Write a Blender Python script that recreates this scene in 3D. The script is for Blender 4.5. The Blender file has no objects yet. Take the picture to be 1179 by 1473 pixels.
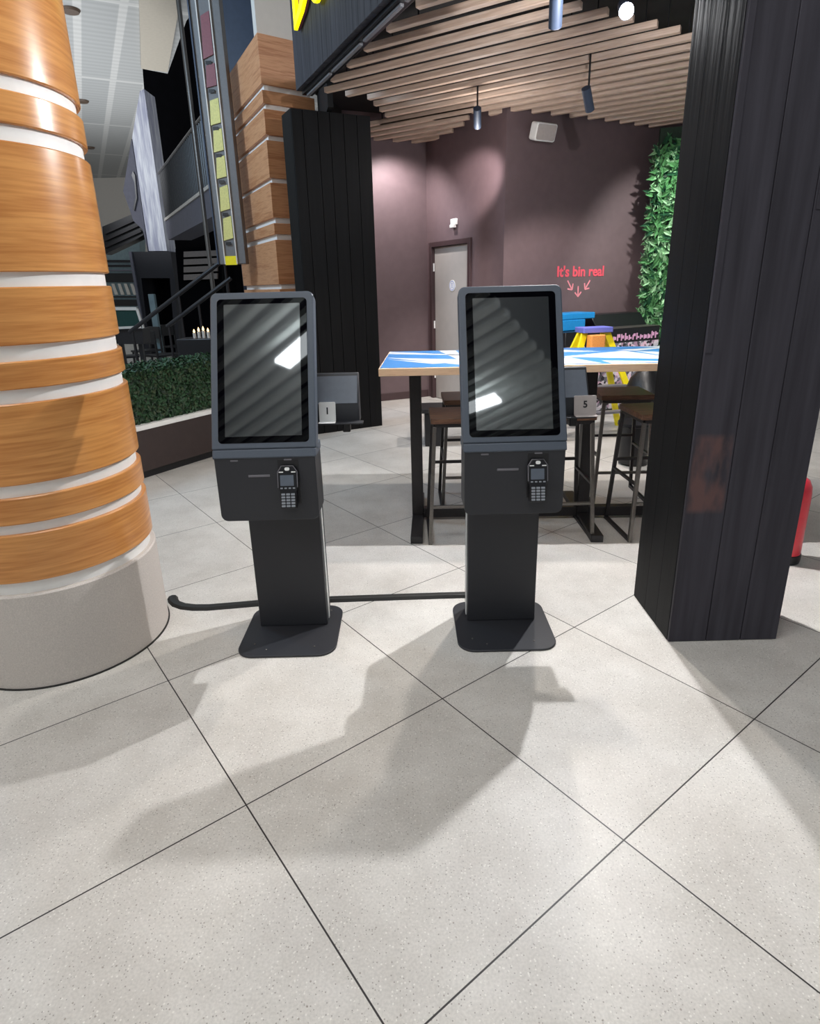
import bpy, bmesh, math, random
from mathutils import Vector, Matrix
random.seed(7)
PI = math.pi
S = bpy.context.scene
COL = S.collection

# ------------------------------------------------------------------ camera
FPX, PITCH, ROLL, CH = 865.2, 0.3194, -0.0259, 1.52
CX, CY = 589.5, 736.5 - 40.64
Fw = Vector((0, math.cos(PITCH), -math.sin(PITCH)))
R0 = Vector((1, 0, 0)); U0 = R0.cross(Fw)
Rt = R0 * math.cos(ROLL) + U0 * math.sin(ROLL)
Up = -R0 * math.sin(ROLL) + U0 * math.cos(ROLL)
cam = bpy.data.cameras.new('camera')
co = bpy.data.objects.new('camera', cam); COL.objects.link(co)
M = Matrix((Rt, Up, -Fw)).transposed().to_4x4(); M.translation = (0, 0, CH)
co.matrix_world = M
cam.sensor_fit = 'VERTICAL'; cam.sensor_height = 36; cam.sensor_width = 36
cam.lens = FPX * 36 / 1473
cam.shift_y = -40.64 / 1473
cam.clip_start = 0.05; cam.clip_end = 300
S.camera = co

def ray(px, py): return Fw + Rt * ((px - CX) / FPX) - Up * ((py - CY) / FPX)
def atY(px, py, Y):
    d = ray(px, py); return Vector((0, 0, CH)) + d * (Y / d.y)
def atZ(px, py, Z):
    d = ray(px, py); return Vector((0, 0, CH)) + d * ((Z - CH) / d.z)

# ------------------------------------------------------------------ materials
def lin(c):
    return tuple(((v / 255) / 12.92 if v / 255 <= 0.04045 else ((v / 255 + 0.055) / 1.055) ** 2.4) for v in c) + (1,)

def nodes(name):
    m = bpy.data.materials.new(name); m.use_nodes = True
    nt = m.node_tree; b = nt.nodes['Principled BSDF']
    return m, nt, b

def N(nt, t, **kw):
    n = nt.nodes.new(t)
    for k, v in kw.items():
        if hasattr(n, k): setattr(n, k, v)
    return n

def coords(nt, scale, kind='Object', rot=(0, 0, 0)):
    tc = N(nt, 'ShaderNodeTexCoord'); mp = N(nt, 'ShaderNodeMapping')
    mp.inputs['Scale'].default_value = scale; mp.inputs['Rotation'].default_value = rot
    nt.links.new(tc.outputs[kind], mp.inputs['Vector'])
    return mp.outputs['Vector']

def plain(name, rgb, rough=0.5, metal=0.0, var=0.12, nscale=8.0, bump=0.0, spec=0.5, coat=0.0):
    """solid colour with a soft procedural variation"""
    m, nt, b = nodes(name)
    v = coords(nt, (nscale,) * 3)
    nz = N(nt, 'ShaderNodeTexNoise'); nz.inputs['Detail'].default_value = 5
    nt.links.new(v, nz.inputs['Vector'])
    r = N(nt, 'ShaderNodeValToRGB')
    c = lin(rgb)
    r.color_ramp.elements[0].color = tuple(x * (1 - var) for x in c[:3]) + (1,)
    r.color_ramp.elements[1].color = tuple(min(1, x * (1 + var)) for x in c[:3]) + (1,)
    r.color_ramp.elements[0].position = 0.3; r.color_ramp.elements[1].position = 0.7
    nt.links.new(nz.outputs['Fac'], r.inputs['Fac'])
    nt.links.new(r.outputs['Color'], b.inputs['Base Color'])
    b.inputs['Roughness'].default_value = rough; b.inputs['Metallic'].default_value = metal
    b.inputs['Specular IOR Level'].default_value = spec
    b.inputs['Coat Weight'].default_value = coat; b.inputs['Coat Roughness'].default_value = min(0.03, rough)
    if bump:
        bp = N(nt, 'ShaderNodeBump'); bp.inputs['Strength'].default_value = bump; bp.inputs['Distance'].default_value = 0.004
        nt.links.new(nz.outputs['Fac'], bp.inputs['Height']); nt.links.new(bp.outputs['Normal'], b.inputs['Normal'])
    return m

def wood(name, dark, light, scale, rough=0.45, rings=2.0, coat=0.0, spec=0.4, amp=0.16):
    """grain: noise stretched along one axis (the small component of scale)"""
    m, nt, b = nodes(name)
    v = coords(nt, scale)
    n1 = N(nt, 'ShaderNodeTexNoise'); n1.inputs['Scale'].default_value = 1; n1.inputs['Detail'].default_value = 8
    n1.inputs['Roughness'].default_value = 0.6; n1.inputs['Distortion'].default_value = 0.6
    nt.links.new(v, n1.inputs['Vector'])
    mu = N(nt, 'ShaderNodeMath', operation='MULTIPLY'); mu.inputs[1].default_value = rings * 6
    nt.links.new(n1.outputs['Fac'], mu.inputs[0])
    fr = N(nt, 'ShaderNodeMath', operation='SINE'); nt.links.new(mu.outputs[0], fr.inputs[0])
    n2 = N(nt, 'ShaderNodeTexNoise'); n2.inputs['Scale'].default_value = 6; n2.inputs['Detail'].default_value = 6
    nt.links.new(v, n2.inputs['Vector'])
    ma = N(nt, 'ShaderNodeMath', operation='MULTIPLY_ADD'); ma.inputs[1].default_value = amp
    nt.links.new(fr.outputs[0], ma.inputs[0]); nt.links.new(n2.outputs['Fac'], ma.inputs[2])
    r = N(nt, 'ShaderNodeValToRGB')
    r.color_ramp.elements[0].color = lin(dark); r.color_ramp.elements[1].color = lin(light)
    r.color_ramp.elements[0].position = 0.28; r.color_ramp.elements[1].position = 0.68
    nt.links.new(ma.outputs[0], r.inputs['Fac']); nt.links.new(r.outputs['Color'], b.inputs['Base Color'])
    b.inputs['Roughness'].default_value = rough; b.inputs['Coat Weight'].default_value = coat
    b.inputs['Coat Roughness'].default_value = 0.2
    b.inputs['Specular IOR Level'].default_value = spec
    return m

def glow(name, rgb, strength):
    m, nt, b = nodes(name)
    b.inputs['Base Color'].default_value = lin(rgb)
    b.inputs['Emission Color'].default_value = lin(rgb); b.inputs['Emission Strength'].default_value = strength
    return m

def speckle(name, cols, scale, rough=0.7, detail=2.0):
    """cells of several colours (printed floral, foliage ...)"""
    m, nt, b = nodes(name)
    v = coords(nt, (scale,) * 3)
    nz = N(nt, 'ShaderNodeTexNoise'); nz.inputs['Scale'].default_value = 0.6; nz.inputs['Detail'].default_value = detail
    nt.links.new(v, nz.inputs['Vector'])
    ad = N(nt, 'ShaderNodeMixRGB', blend_type='ADD'); ad.inputs[0].default_value = 1.0
    nt.links.new(v, ad.inputs[1]); nt.links.new(nz.outputs['Color'], ad.inputs[2])
    vo = N(nt, 'ShaderNodeTexVoronoi'); vo.inputs['Scale'].default_value = 1
    nt.links.new(ad.outputs[0], vo.inputs['Vector'])
    sp = N(nt, 'ShaderNodeSeparateColor'); nt.links.new(vo.outputs['Color'], sp.inputs[0])
    r = N(nt, 'ShaderNodeValToRGB'); r.color_ramp.interpolation = 'CONSTANT'
    e = r.color_ramp.elements
    while len(e) < len(cols): e.new(0.5)
    for i, c in enumerate(cols): e[i].position = i / len(cols); e[i].color = lin(c)
    nt.links.new(sp.outputs[0], r.inputs['Fac']); nt.links.new(r.outputs['Color'], b.inputs['Base Color'])
    b.inputs['Roughness'].default_value = rough
    return m

MT = {}
MT['charcoal'] = plain('charcoal_powder_coat', (42, 43, 48), 0.5, var=0.05, nscale=60)
MT['charcoal_lit'] = plain('charcoal_lit_by_tilt', (76, 84, 96), 0.5, var=0.03, nscale=40)  # same charcoal as the housing, lightened for the light on tilted faces
MT['black'] = plain('black_plastic', (22, 22, 26), 0.35, var=0.1)
MT['bezel'] = plain('black_glass_border', (5, 5, 9), 0.02, var=0.02, spec=0.32)
MT['grey_slat'] = plain('grey_ceiling_slat', (222, 228, 224), 0.6, var=0.06, nscale=3)
MT['display'] = plain('display_glass', (30, 34, 38), 0.28, var=0.03, nscale=4, spec=0.6, coat=1.0)
MT['display'].node_tree.nodes['Principled BSDF'].inputs['Coat IOR'].default_value = 2.3
MT['white'] = plain('white_plastic', (238, 238, 236), 0.4, var=0.02)
MT['white_paint'] = plain('white_paint', (242, 241, 238), 0.55, var=0.03, nscale=3)
MT['grey_mark'] = plain('grey_plastic', (112, 110, 116), 0.4, var=0.05)
MT['key'] = plain('terminal_keys', (150, 155, 162), 0.35, var=0.1, nscale=200)
MT['steel'] = plain('brushed_grey_steel', (112, 108, 104), 0.4, metal=0.7, var=0.15, nscale=30)
MT['dark_steel'] = plain('dark_steel', (42, 40, 42), 0.45, metal=0.3, var=0.15, nscale=20)
MT['concrete'] = plain('pale_concrete', (200, 192, 185), 0.8, var=0.12, nscale=45, bump=0.15)
MT['oak'] = wood('varnished_oak', (186, 120, 60), (214, 150, 84), (0.8, 0.8, 16.0), 0.32, 3.2, coat=0.35, amp=0.10)
MT['oak_pillar'] = wood('oak_cladding', (176, 116, 76), (206, 150, 108), (1.2, 1.2, 26.0), 0.5, 2.4)
MT['batten'] = wood('pale_pine_batten', (204, 176, 156), (232, 208, 190), (0.9, 16, 16), 0.6, 1.6)
MT['stool_wood'] = wood('brown_stool_wood', (84, 60, 48), (138, 100, 76), (3, 22, 22), 0.4, 1.5)
MT['ply'] = wood('pale_ply_edge', (216, 176, 140), (240, 206, 172), (3, 6, 40), 0.5, 0.6)
MT['table_blue'] = plain('blue_laminate', (62, 130, 194), 0.3, var=0.04, nscale=3)
MT['table_white'] = plain('white_laminate', (206, 210, 214), 0.3, var=0.02, nscale=3)
MT['brown_wall'] = plain('brown_wall_paint', (108, 90, 93), 0.6, var=0.06, nscale=2)
MT['brown_planter'] = plain('brown_planter_paint', (56, 44, 42), 0.6, var=0.08, nscale=3)
MT['door_grey'] = plain('grey_door_paint', (178, 172, 166), 0.5, var=0.03, nscale=2)
MT['door_frame'] = plain('brown_frame_paint', (70, 52, 54), 0.5, var=0.05)
MT['black_ceiling'] = plain('black_ceiling_paint', (12, 11, 13), 0.8, var=0.1)
MT['atrium_ceiling'] = None
MT['beige_soffit'] = plain('beige_soffit_paint', (190, 182, 168), 0.7, var=0.04, nscale=2)
MT['cream'] = plain('cream_paint', (214, 208, 200), 0.6, var=0.02, nscale=2)
MT['pink_red'] = plain('coral_letters', (236, 92, 108), 0.5, var=0.03)
MT['yellow'] = plain('yellow_paint', (246, 226, 24), 0.4, var=0.04)
MT['neon'] = glow('yellow_neon', (250, 240, 10), 1.3)
MT['dark_red'] = plain('dark_red_panel', (132, 78, 84), 0.5, var=0.1, nscale=12)
MT['sign_yellow'] = plain('pale_yellow_panel', (214, 206, 128), 0.5, var=0.1, nscale=12)
MT['sign_grey'] = plain('grey_sign_frame', (112, 110, 110), 0.5, var=0.06)
MT['navy'] = plain('navy_steel', (50, 60, 78), 0.5, var=0.1, nscale=3)
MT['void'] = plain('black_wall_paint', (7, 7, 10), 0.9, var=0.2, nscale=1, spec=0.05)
MT['grey_slab'] = plain('grey_render', (104, 104, 116), 0.7, var=0.08, nscale=3)
MT['teal'] = plain('teal_grey_panel', (126, 146, 152), 0.5, var=0.12, nscale=2)
MT['green_felt'] = plain('dark_green_baize', (30, 62, 56), 0.9, var=0.1)
MT['marble'] = wood('streaked_white_panel', (176, 178, 200), (244, 246, 252), (4.5, 4.5, 0.35), 0.5, 1.2)
MT['taupe'] = plain('taupe_slat', (128, 118, 112), 0.6, var=0.1)
MT['rubber'] = plain('black_rubber', (30, 30, 28), 0.6, var=0.15, nscale=20)
MT['red'] = plain('red_enamel', (232, 40, 62), 0.3, var=0.03, coat=0.3)
MT['card'] = plain('beige_card', (186, 176, 172), 0.5, var=0.05)
MT['tray_top'] = plain('lit_tray_and_screen', (92, 100, 112), 0.5, var=0.05)  # tray's upward slope, its light put into the colour; terminal screen shares it
MT['blue'] = plain('bright_blue_plastic', (34, 150, 224), 0.4, var=0.06)
MT['violet'] = plain('violet_mat', (112, 118, 206), 0.6, var=0.35, nscale=60)
MT['orange'] = plain('orange_plastic', (244, 160, 84), 0.5, var=0.15, nscale=20)
MT['floral'] = speckle('pink_floral_print', [(40, 36, 44), (226, 216, 226), (186, 150, 176), (120, 118, 128), (240, 200, 220), (84, 78, 88), (210, 206, 214)], 26, 0.6)
MT['glyph'] = plain('pink_print', (232, 176, 214), 0.5, var=0.15, nscale=30)
MT['lamp'] = glow('lamp_face', (236, 240, 255), 60)
MT['tube'] = glow('linear_lamp_face', (238, 246, 250), 14)
MT['flame'] = glow('warm_lamp_bulb', (255, 214, 150), 3.0)
MT['led'] = plain('grey_led_profile', (120, 120, 124), 0.4, var=0.04)

def mat_floor():
    m, nt, b = nodes('pale_terrazzo_tiles')
    tc = N(nt, 'ShaderNodeTexCoord')
    # grout grid, turned 36.97 degrees
    mp = N(nt, 'ShaderNodeMapping'); mp.vector_type = 'TEXTURE'
    k = CH / 1.6
    mp.inputs['Location'].default_value = (-0.5621 * k, 1.5406 * k, 0)
    mp.inputs['Rotation'].default_value = (0, 0, 0.6453)
    mp.inputs['Scale'].default_value = (0.84 * k,) * 3
    nt.links.new(tc.outputs['Object'], mp.inputs['Vector'])
    sx = N(nt, 'ShaderNodeSeparateXYZ'); nt.links.new(mp.outputs[0], sx.inputs[0])
    ds = []
    for i in range(2):
        rd = N(nt, 'ShaderNodeMath', operation='ROUND'); nt.links.new(sx.outputs[i], rd.inputs[0])
        sb = N(nt, 'ShaderNodeMath', operation='SUBTRACT'); nt.links.new(sx.outputs[i], sb.inputs[0]); nt.links.new(rd.outputs[0], sb.inputs[1])
        ab = N(nt, 'ShaderNodeMath', operation='ABSOLUTE'); nt.links.new(sb.outputs[0], ab.inputs[0]); ds.append(ab)
    mn = N(nt, 'ShaderNodeMath', operation='MINIMUM'); nt.links.new(ds[0].outputs[0], mn.inputs[0]); nt.links.new(ds[1].outputs[0], mn.inputs[1])
    gr = N(nt, 'ShaderNodeMapRange'); gr.inputs['From Min'].default_value = 0.0022; gr.inputs['From Max'].default_value = 0.0034
    nt.links.new(mn.outputs[0], gr.inputs['Value'])
    # per-tile tone
    fl = N(nt, 'ShaderNodeVectorMath', operation='FLOOR'); nt.links.new(mp.outputs[0], fl.inputs[0])
    wn = N(nt, 'ShaderNodeTexWhiteNoise'); nt.links.new(fl.outputs[0], wn.inputs['Vector'])
    # mottling
    n1 = N(nt, 'ShaderNodeTexNoise'); n1.inputs['Scale'].default_value = 3.0; n1.inputs['Detail'].default_value = 9; n1.inputs['Roughness'].default_value = 0.62
    nt.links.new(tc.outputs['Object'], n1.inputs['Vector'])
    r1 = N(nt, 'ShaderNodeValToRGB'); r1.color_ramp.elements[0].color = lin((194, 189, 182)); r1.color_ramp.elements[1].color = lin((220, 216, 210))
    r1.color_ramp.elements[0].position = 0.3; r1.color_ramp.elements[1].position = 0.72
    nt.links.new(n1.outputs['Fac'], r1.inputs['Fac'])
    n2 = N(nt, 'ShaderNodeTexNoise'); n2.inputs['Scale'].default_value = 150; n2.inputs['Detail'].default_value = 3
    nt.links.new(tc.outputs['Object'], n2.inputs['Vector'])
    r2 = N(nt, 'ShaderNodeValToRGB'); r2.color_ramp.elements[0].color = (0.92, 0.92, 0.92, 1); r2.color_ramp.elements[1].color = (1.06, 1.06, 1.06, 1)
    r2.color_ramp.elements[0].position = 0.35; r2.color_ramp.elements[1].position = 0.65
    nt.links.new(n2.outputs['Fac'], r2.inputs['Fac'])
    m1 = N(nt, 'ShaderNodeMixRGB', blend_type='MULTIPLY'); m1.inputs[0].default_value = 1
    nt.links.new(r1.outputs[0], m1.inputs[1]); nt.links.new(r2.outputs[0], m1.inputs[2])
    # dark and pale chips
    last = m1
    for sc, th, colr, ms in ((140, 0.24, (104, 98, 90), 0.7), (105, 0.24, (240, 237, 230), 0.6), (62, 0.15, (120, 108, 96), 0.82)):
        vo = N(nt, 'ShaderNodeTexVoronoi'); vo.inputs['Scale'].default_value = sc
        nt.links.new(tc.outputs['Object'], vo.inputs['Vector'])
        sp = N(nt, 'ShaderNodeSeparateColor'); nt.links.new(vo.outputs['Color'], sp.inputs[0])
        lt = N(nt, 'ShaderNodeMath', operation='LESS_THAN'); lt.inputs[1].default_value = th
        nt.links.new(vo.outputs['Distance'], lt.inputs[0])
        g2 = N(nt, 'ShaderNodeMath', operation='GREATER_THAN'); g2.inputs[1].default_value = ms
        nt.links.new(sp.outputs[0], g2.inputs[0])
        an = N(nt, 'ShaderNodeMath', operation='MULTIPLY'); nt.links.new(lt.outputs[0], an.inputs[0]); nt.links.new(g2.outputs[0], an.inputs[1])
        am = N(nt, 'ShaderNodeMath', operation='MULTIPLY'); am.inputs[1].default_value = 0.55; nt.links.new(an.outputs[0], am.inputs[0])
        mx = N(nt, 'ShaderNodeMixRGB'); nt.links.new(am.outputs[0], mx.inputs[0]); nt.links.new(last.outputs[0], mx.inputs[1]); mx.inputs[2].default_value = lin(colr)
        last = mx
    tn = N(nt, 'ShaderNodeMapRange'); tn.inputs['To Min'].default_value = 0.95; tn.inputs['To Max'].default_value = 1.04
    nt.links.new(wn.outputs['Value'], tn.inputs['Value'])
    mt = N(nt, 'ShaderNodeMixRGB', blend_type='MULTIPLY'); mt.inputs[0].default_value = 1
    nt.links.new(last.outputs[0], mt.inputs[1]); nt.links.new(tn.outputs[0], mt.inputs[2])
    fin = N(nt, 'ShaderNodeMixRGB'); nt.links.new(gr.outputs[0], fin.inputs[0]); fin.inputs[1].default_value = lin((44, 40, 40)); nt.links.new(mt.outputs[0], fin.inputs[2])
    nt.links.new(fin.outputs[0], b.inputs['Base Color'])
    b.inputs['Roughness'].default_value = 0.42; b.inputs['Specular IOR Level'].default_value = 0.35
    return m

def mat_boards(name, rgb, worn=None):
    """black-stained timber with grain along z; optional scuffed patch (object space box)"""
    m, nt, b = nodes(name)
    v = coords(nt, (14, 14, 0.7))
    nz = N(nt, 'ShaderNodeTexNoise'); nz.inputs['Scale'].default_value = 2; nz.inputs['Detail'].default_value = 8
    nt.links.new(v, nz.inputs['Vector'])
    r = N(nt, 'ShaderNodeValToRGB'); c = lin(rgb)
    r.color_ramp.elements[0].color = tuple(x * 0.72 for x in c[:3]) + (1,); r.color_ramp.elements[1].color = tuple(x * 1.25 for x in c[:3]) + (1,)
    r.color_ramp.elements[0].position = 0.3; r.color_ramp.elements[1].position = 0.7
    nt.links.new(nz.outputs['Fac'], r.inputs['Fac'])
    out = r.outputs[0]
    if worn:
        (cx, cz, hx, hz, colr) = worn
        tc = N(nt, 'ShaderNodeTexCoord'); sx = N(nt, 'ShaderNodeSeparateXYZ'); nt.links.new(tc.outputs['Object'], sx.inputs[0])
        n3 = N(nt, 'ShaderNodeTexNoise'); n3.inputs['Scale'].default_value = 14; n3.inputs['Detail'].default_value = 6
        nt.links.new(coords(nt, (1, 1, 0.35)), n3.inputs['Vector'])
        terms = []
        for ax, cc, hh in ((0, cx, hx), (2, cz, hz)):
            s = N(nt, 'ShaderNodeMath', operation='SUBTRACT'); s.inputs[1].default_value = cc; nt.links.new(sx.outputs[ax], s.inputs[0])
            a = N(nt, 'ShaderNodeMath', operation='ABSOLUTE'); nt.links.new(s.outputs[0], a.inputs[0])
            l = N(nt, 'ShaderNodeMapRange'); l.inputs['From Min'].default_value = hh; l.inputs['From Max'].default_value = hh * 0.86
            nt.links.new(a.outputs[0], l.inputs['Value']); terms.append(l)
        mm = N(nt, 'ShaderNodeMath', operation='MULTIPLY'); nt.links.new(terms[0].outputs[0], mm.inputs[0]); nt.links.new(terms[1].outputs[0], mm.inputs[1])
        r3 = N(nt, 'ShaderNodeMapRange'); r3.inputs['From Min'].default_value = 0.38; r3.inputs['From Max'].default_value = 0.58
        nt.links.new(n3.outputs['Fac'], r3.inputs['Value'])
        m4 = N(nt, 'ShaderNodeMath', operation='MULTIPLY'); nt.links.new(mm.outputs[0], m4.inputs[0]); nt.links.new(r3.outputs[0], m4.inputs[1])
        mx = N(nt, 'ShaderNodeMixRGB'); nt.links.new(m4.outputs[0], mx.inputs[0]); nt.links.new(out, mx.inputs[1]); mx.inputs[2].default_value = lin(colr)
        out = mx.outputs[0]
    nt.links.new(out, b.inputs['Base Color'])
    b.inputs['Roughness'].default_value = 0.6; b.inputs['Specular IOR Level'].default_value = 0.18
    bp = N(nt, 'ShaderNodeBump'); bp.inputs['Strength'].default_value = 0.25; bp.inputs['Distance'].default_value = 0.003
    nt.links.new(nz.outputs['Fac'], bp.inputs['Height']); nt.links.new(bp.outputs['Normal'], b.inputs['Normal'])
    return m

def mat_atrium_ceiling():
    m, nt, b = nodes('perforated_ceiling_panels')
    tc0 = N(nt, 'ShaderNodeTexCoord'); mp0 = N(nt, 'ShaderNodeMapping'); mp0.vector_type = 'TEXTURE'; mp0.inputs['Rotation'].default_value = (0, 0, 0.47)
    nt.links.new(tc0.outputs['Object'], mp0.inputs['Vector']); v = mp0.outputs['Vector']
    br = N(nt, 'ShaderNodeTexBrick'); br.offset = 0
    br.inputs['Scale'].default_value = 1; br.inputs['Brick Width'].default_value = 1.15; br.inputs['Row Height'].default_value = 7.0
    br.inputs['Mortar Size'].default_value = 0.13; br.inputs['Mortar Smooth'].default_value = 0.3
    br.inputs['Color1'].default_value = lin((176, 178, 178)); br.inputs['Color2'].default_value = lin((184, 185, 184)); br.inputs['Mortar'].default_value = lin((206, 206, 204))
    nt.links.new(v, br.inputs['Vector'])
    w = N(nt, 'ShaderNodeTexWave'); w.bands_direction = 'Y'; w.inputs['Scale'].default_value = 0.9
    nt.links.new(v, w.inputs['Vector'])
    mx = N(nt, 'ShaderNodeMixRGB', blend_type='MULTIPLY'); mx.inputs[0].default_value = 0.12
    nt.links.new(br.outputs['Color'], mx.inputs[1]); nt.links.new(w.outputs['Color'], mx.inputs[2])
    nt.links.new(mx.outputs[0], b.inputs['Base Color']); b.inputs['Roughness'].default_value = 0.8
    return m

MT['floor'] = mat_floor()
MT['atrium_ceiling'] = mat_atrium_ceiling()
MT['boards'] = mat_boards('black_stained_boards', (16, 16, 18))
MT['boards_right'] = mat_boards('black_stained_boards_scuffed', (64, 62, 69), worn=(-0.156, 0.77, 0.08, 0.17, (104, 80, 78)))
MT['fascia'] = mat_boards('dark_grey_ribbed_cladding', (64, 64, 70))

# ------------------------------------------------------------------ geometry helpers
class MB:
    def __init__(s): s.bm = bmesh.new(); s.mi = 0
    def _add(s, vs, fs):
        v = [s.bm.verts.new(p) for p in vs]
        for f in fs:
            try:
                fc = s.bm.faces.new([v[i] for i in f]); fc.material_index = s.mi
            except ValueError: pass
        return s
    def box(s, x0, x1, y0, y1, z0, z1):
        return s.hexa([(x0, y0), (x1, y0), (x1, y1), (x0, y1)], z0, z1)
    def hexa(s, pts, z0, z1): return s.prism([Vector((p[0], p[1], z0)) for p in pts], Vector((0, 0, z1 - z0)))
    def prism(s, pts, ext):
        n = len(pts); a = [Vector(p) for p in pts]; b = [p + Vector(ext) for p in a]
        fs = [tuple(range(n))[::-1], tuple(range(n, 2 * n))]
        fs += [(i, (i + 1) % n, n + (i + 1) % n, n + i) for i in range(n)]
        return s._add(a + b, fs)
    def obox(s, o, u, v, w):
        o, u, v, w = map(Vector, (o, u, v, w)); return s.prism([o, o + u, o + u + v, o + v], w)
    def bar(s, a, b, w, d=None, ref=(0, 0, 1)):
        """rectangular bar from a to b"""
        a, b = Vector(a), Vector(b); d = d or w; t = (b - a).normalized(); ref = Vector(ref)
        if abs(t.dot(ref)) > 0.95: ref = Vector((0, 1, 0))
        u = t.cross(ref).normalized() * (w / 2); v = u.cross(t).normalized() * (d / 2)
        return s.prism([a - u - v, a + u - v, a + u + v, a - u + v], b - a)
    def tube(s, pts, r, n=10, cap=True):
        pts = [Vector(p) for p in pts]; vs = []; fs = []
        for i, p in enumerate(pts):
            t = (pts[min(i + 1, len(pts) - 1)] - pts[max(i - 1, 0)]).normalized()
            ref = Vector((0, 0, 1)) if abs(t.z) < 0.9 else Vector((0, 1, 0))
            u = t.cross(ref).normalized(); v = u.cross(t)
            rr = r[i] if isinstance(r, (list, tuple)) else r
            for k in range(n): vs.append(p + u * math.cos(2 * PI * k / n) * rr + v * math.sin(2 * PI * k / n) * rr)
        for i in range(len(pts) - 1):
            for k in range(n): fs.append((i * n + k, i * n + (k + 1) % n, (i + 1) * n + (k + 1) % n, (i + 1) * n + k))
        if cap: fs += [tuple(range(n))[::-1], tuple(range((len(pts) - 1) * n, len(pts) * n))]
        return s._add(vs, fs)
    def lathe(s, prof, c=(0, 0, 0), n=48, cap=True):
        vs = []; fs = []
        for r, z in prof:
            for k in range(n): vs.append(Vector((c[0] + r * math.cos(2 * PI * k / n), c[1] + r * math.sin(2 * PI * k / n), c[2] + z)))
        m = len(prof)
        for i in range(m - 1):
            for k in range(n): fs.append((i * n + k, i * n + (k + 1) % n, (i + 1) * n + (k + 1) % n, (i + 1) * n + k))
        if cap: fs += [tuple(range(n))[::-1], tuple(range((m - 1) * n, m * n))]
        return s._add(vs, fs)
    def rrect(s, o, u, v, w, h, r, ext, n=6):
        """rounded rectangle (origin o = centre, unit axes u v) extruded by ext"""
        o, u, v = map(Vector, (o, u, v)); rs = r if isinstance(r, (list, tuple)) else (r,) * 4
        pts = []
        for k, (sx, sy) in enumerate(((1, 1), (-1, 1), (-1, -1), (1, -1))):
            rr = max(rs[k], 1e-4)
            for i in range(n + 1):
                a = PI / 2 * (k + i / n)
                pts.append(o + u * (sx * (w / 2 - rr) + rr * math.cos(a)) + v * (sy * (h / 2 - rr) + rr * math.sin(a)))
        return s.prism(pts, ext)
    def build(s, name, m, parent=None, off=None, bevel=0, smooth=False, seg=2, ang=40):
        bm = s.bm
        if off is not None: bmesh.ops.translate(bm, verts=bm.verts, vec=-Vector(off))
        bmesh.ops.recalc_face_normals(bm, faces=bm.faces)
        me = bpy.data.meshes.new(name); bm.to_mesh(me); bm.free()
        for x in (m if isinstance(m, (list, tuple)) else [m]): me.materials.append(MT[x] if isinstance(x, str) else x)
        o = bpy.data.objects.new(name, me); COL.objects.link(o)
        if parent: o.parent = parent
        if bevel:
            b = o.modifiers.new('bevel', 'BEVEL'); b.width = bevel; b.segments = seg; b.limit_method = 'ANGLE'; b.angle_limit = math.radians(ang)
        if smooth or bevel:
            for p in me.polygons: p.use_smooth = True
            if hasattr(me, 'set_sharp_from_angle'): me.set_sharp_from_angle(angle=math.radians(35))
        return o

def recentre(o, loc):
    """move a one-mesh thing's origin to loc without moving its surface"""
    loc = Vector(loc); o.data.transform(Matrix.Translation(-loc)); o.location = loc; return o
def tag(o, label=None, cat=None, group=None, kind=None):
    if label: o['label'] = label
    if cat: o['category'] = cat
    if group: o['group'] = group
    if kind: o['kind'] = kind
    return o
def thing(name, label, cat, loc=(0, 0, 0), rz=0, group=None):
    o = bpy.data.objects.new(name, None); COL.objects.link(o); o.empty_display_size = 0.1
    o.location = loc; o.rotation_euler = (0, 0, rz)
    return tag(o, label, cat, group)
def struct(o): o['kind'] = 'structure'; return o
def copy_tree(o, parent=None):
    c = o.copy(); COL.objects.link(c); c.parent = parent
    for ch in list(o.children): copy_tree(ch, c)
    return c
X, Y, Z = Vector((1, 0, 0)), Vector((0, 1, 0)), Vector((0, 0, 1))
def V2(d, z=0): return Vector((d[0], d[1], z))

# ------------------------------------------------------------------ setting
struct(MB().box(-30, 14, -8, 60, -0.1, 0).build('floor', 'floor'))
# shop walls at the back
A0, A1 = (-0.75, 8.114), (0.31, 8.56)
B1 = (1.10, 7.10)
aC = math.radians(27.5); dC = Vector((math.cos(aC), math.sin(aC), 0)); nC = Vector((-dC.y, dC.x, 0))
C1 = Vector((1.10, 7.10, 0)) + dC * 2.35
dA = (Vector((A1[0], A1[1], 0)) - Vector((A0[0], A0[1], 0))).normalized(); nA = Vector((-dA.y, dA.x, 0))
dB = (Vector((B1[0], B1[1], 0)) - Vector((A1[0], A1[1], 0))).normalized(); nB = Vector((-dB.y, dB.x, 0))
LB = (Vector(B1) - Vector(A1)).length
WH = 3.52
o = MB().obox(V2(A0), dA * 1.28, nA * 0.12, Z * WH).build('wall_back', 'brown_wall'); struct(o)
# wall with the door: opening built from pieces
sD0, sD1, zD = 0.15, 0.985, 1.975
pB = Vector((A1[0], A1[1], 0))
w = MB()
w.obox(pB, dB * (sD0 - 0.05), nB * 0.12, Z * WH)
w.obox(pB + dB * (sD1 + 0.05), dB * (LB - sD1 - 0.05), nB * 0.12, Z * WH)
w.obox(pB + dB * (sD0 - 0.05) + Z * (zD + 0.06), dB * (sD1 - sD0 + 0.1), nB * 0.12, Z * (WH - zD - 0.06))
struct(w.build('wall_side', 'brown_wall'))
struct(MB().obox(Vector((1.10, 7.10, 0)), dC * 2.35, nC * 0.12, Z * WH).build('wall_right', 'brown_wall'))
struct(MB().obox(C1, Vector((2.2, -0.5, 0)), nC * 0.12, Z * WH).build('wall_end', 'brown_wall'))
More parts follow.
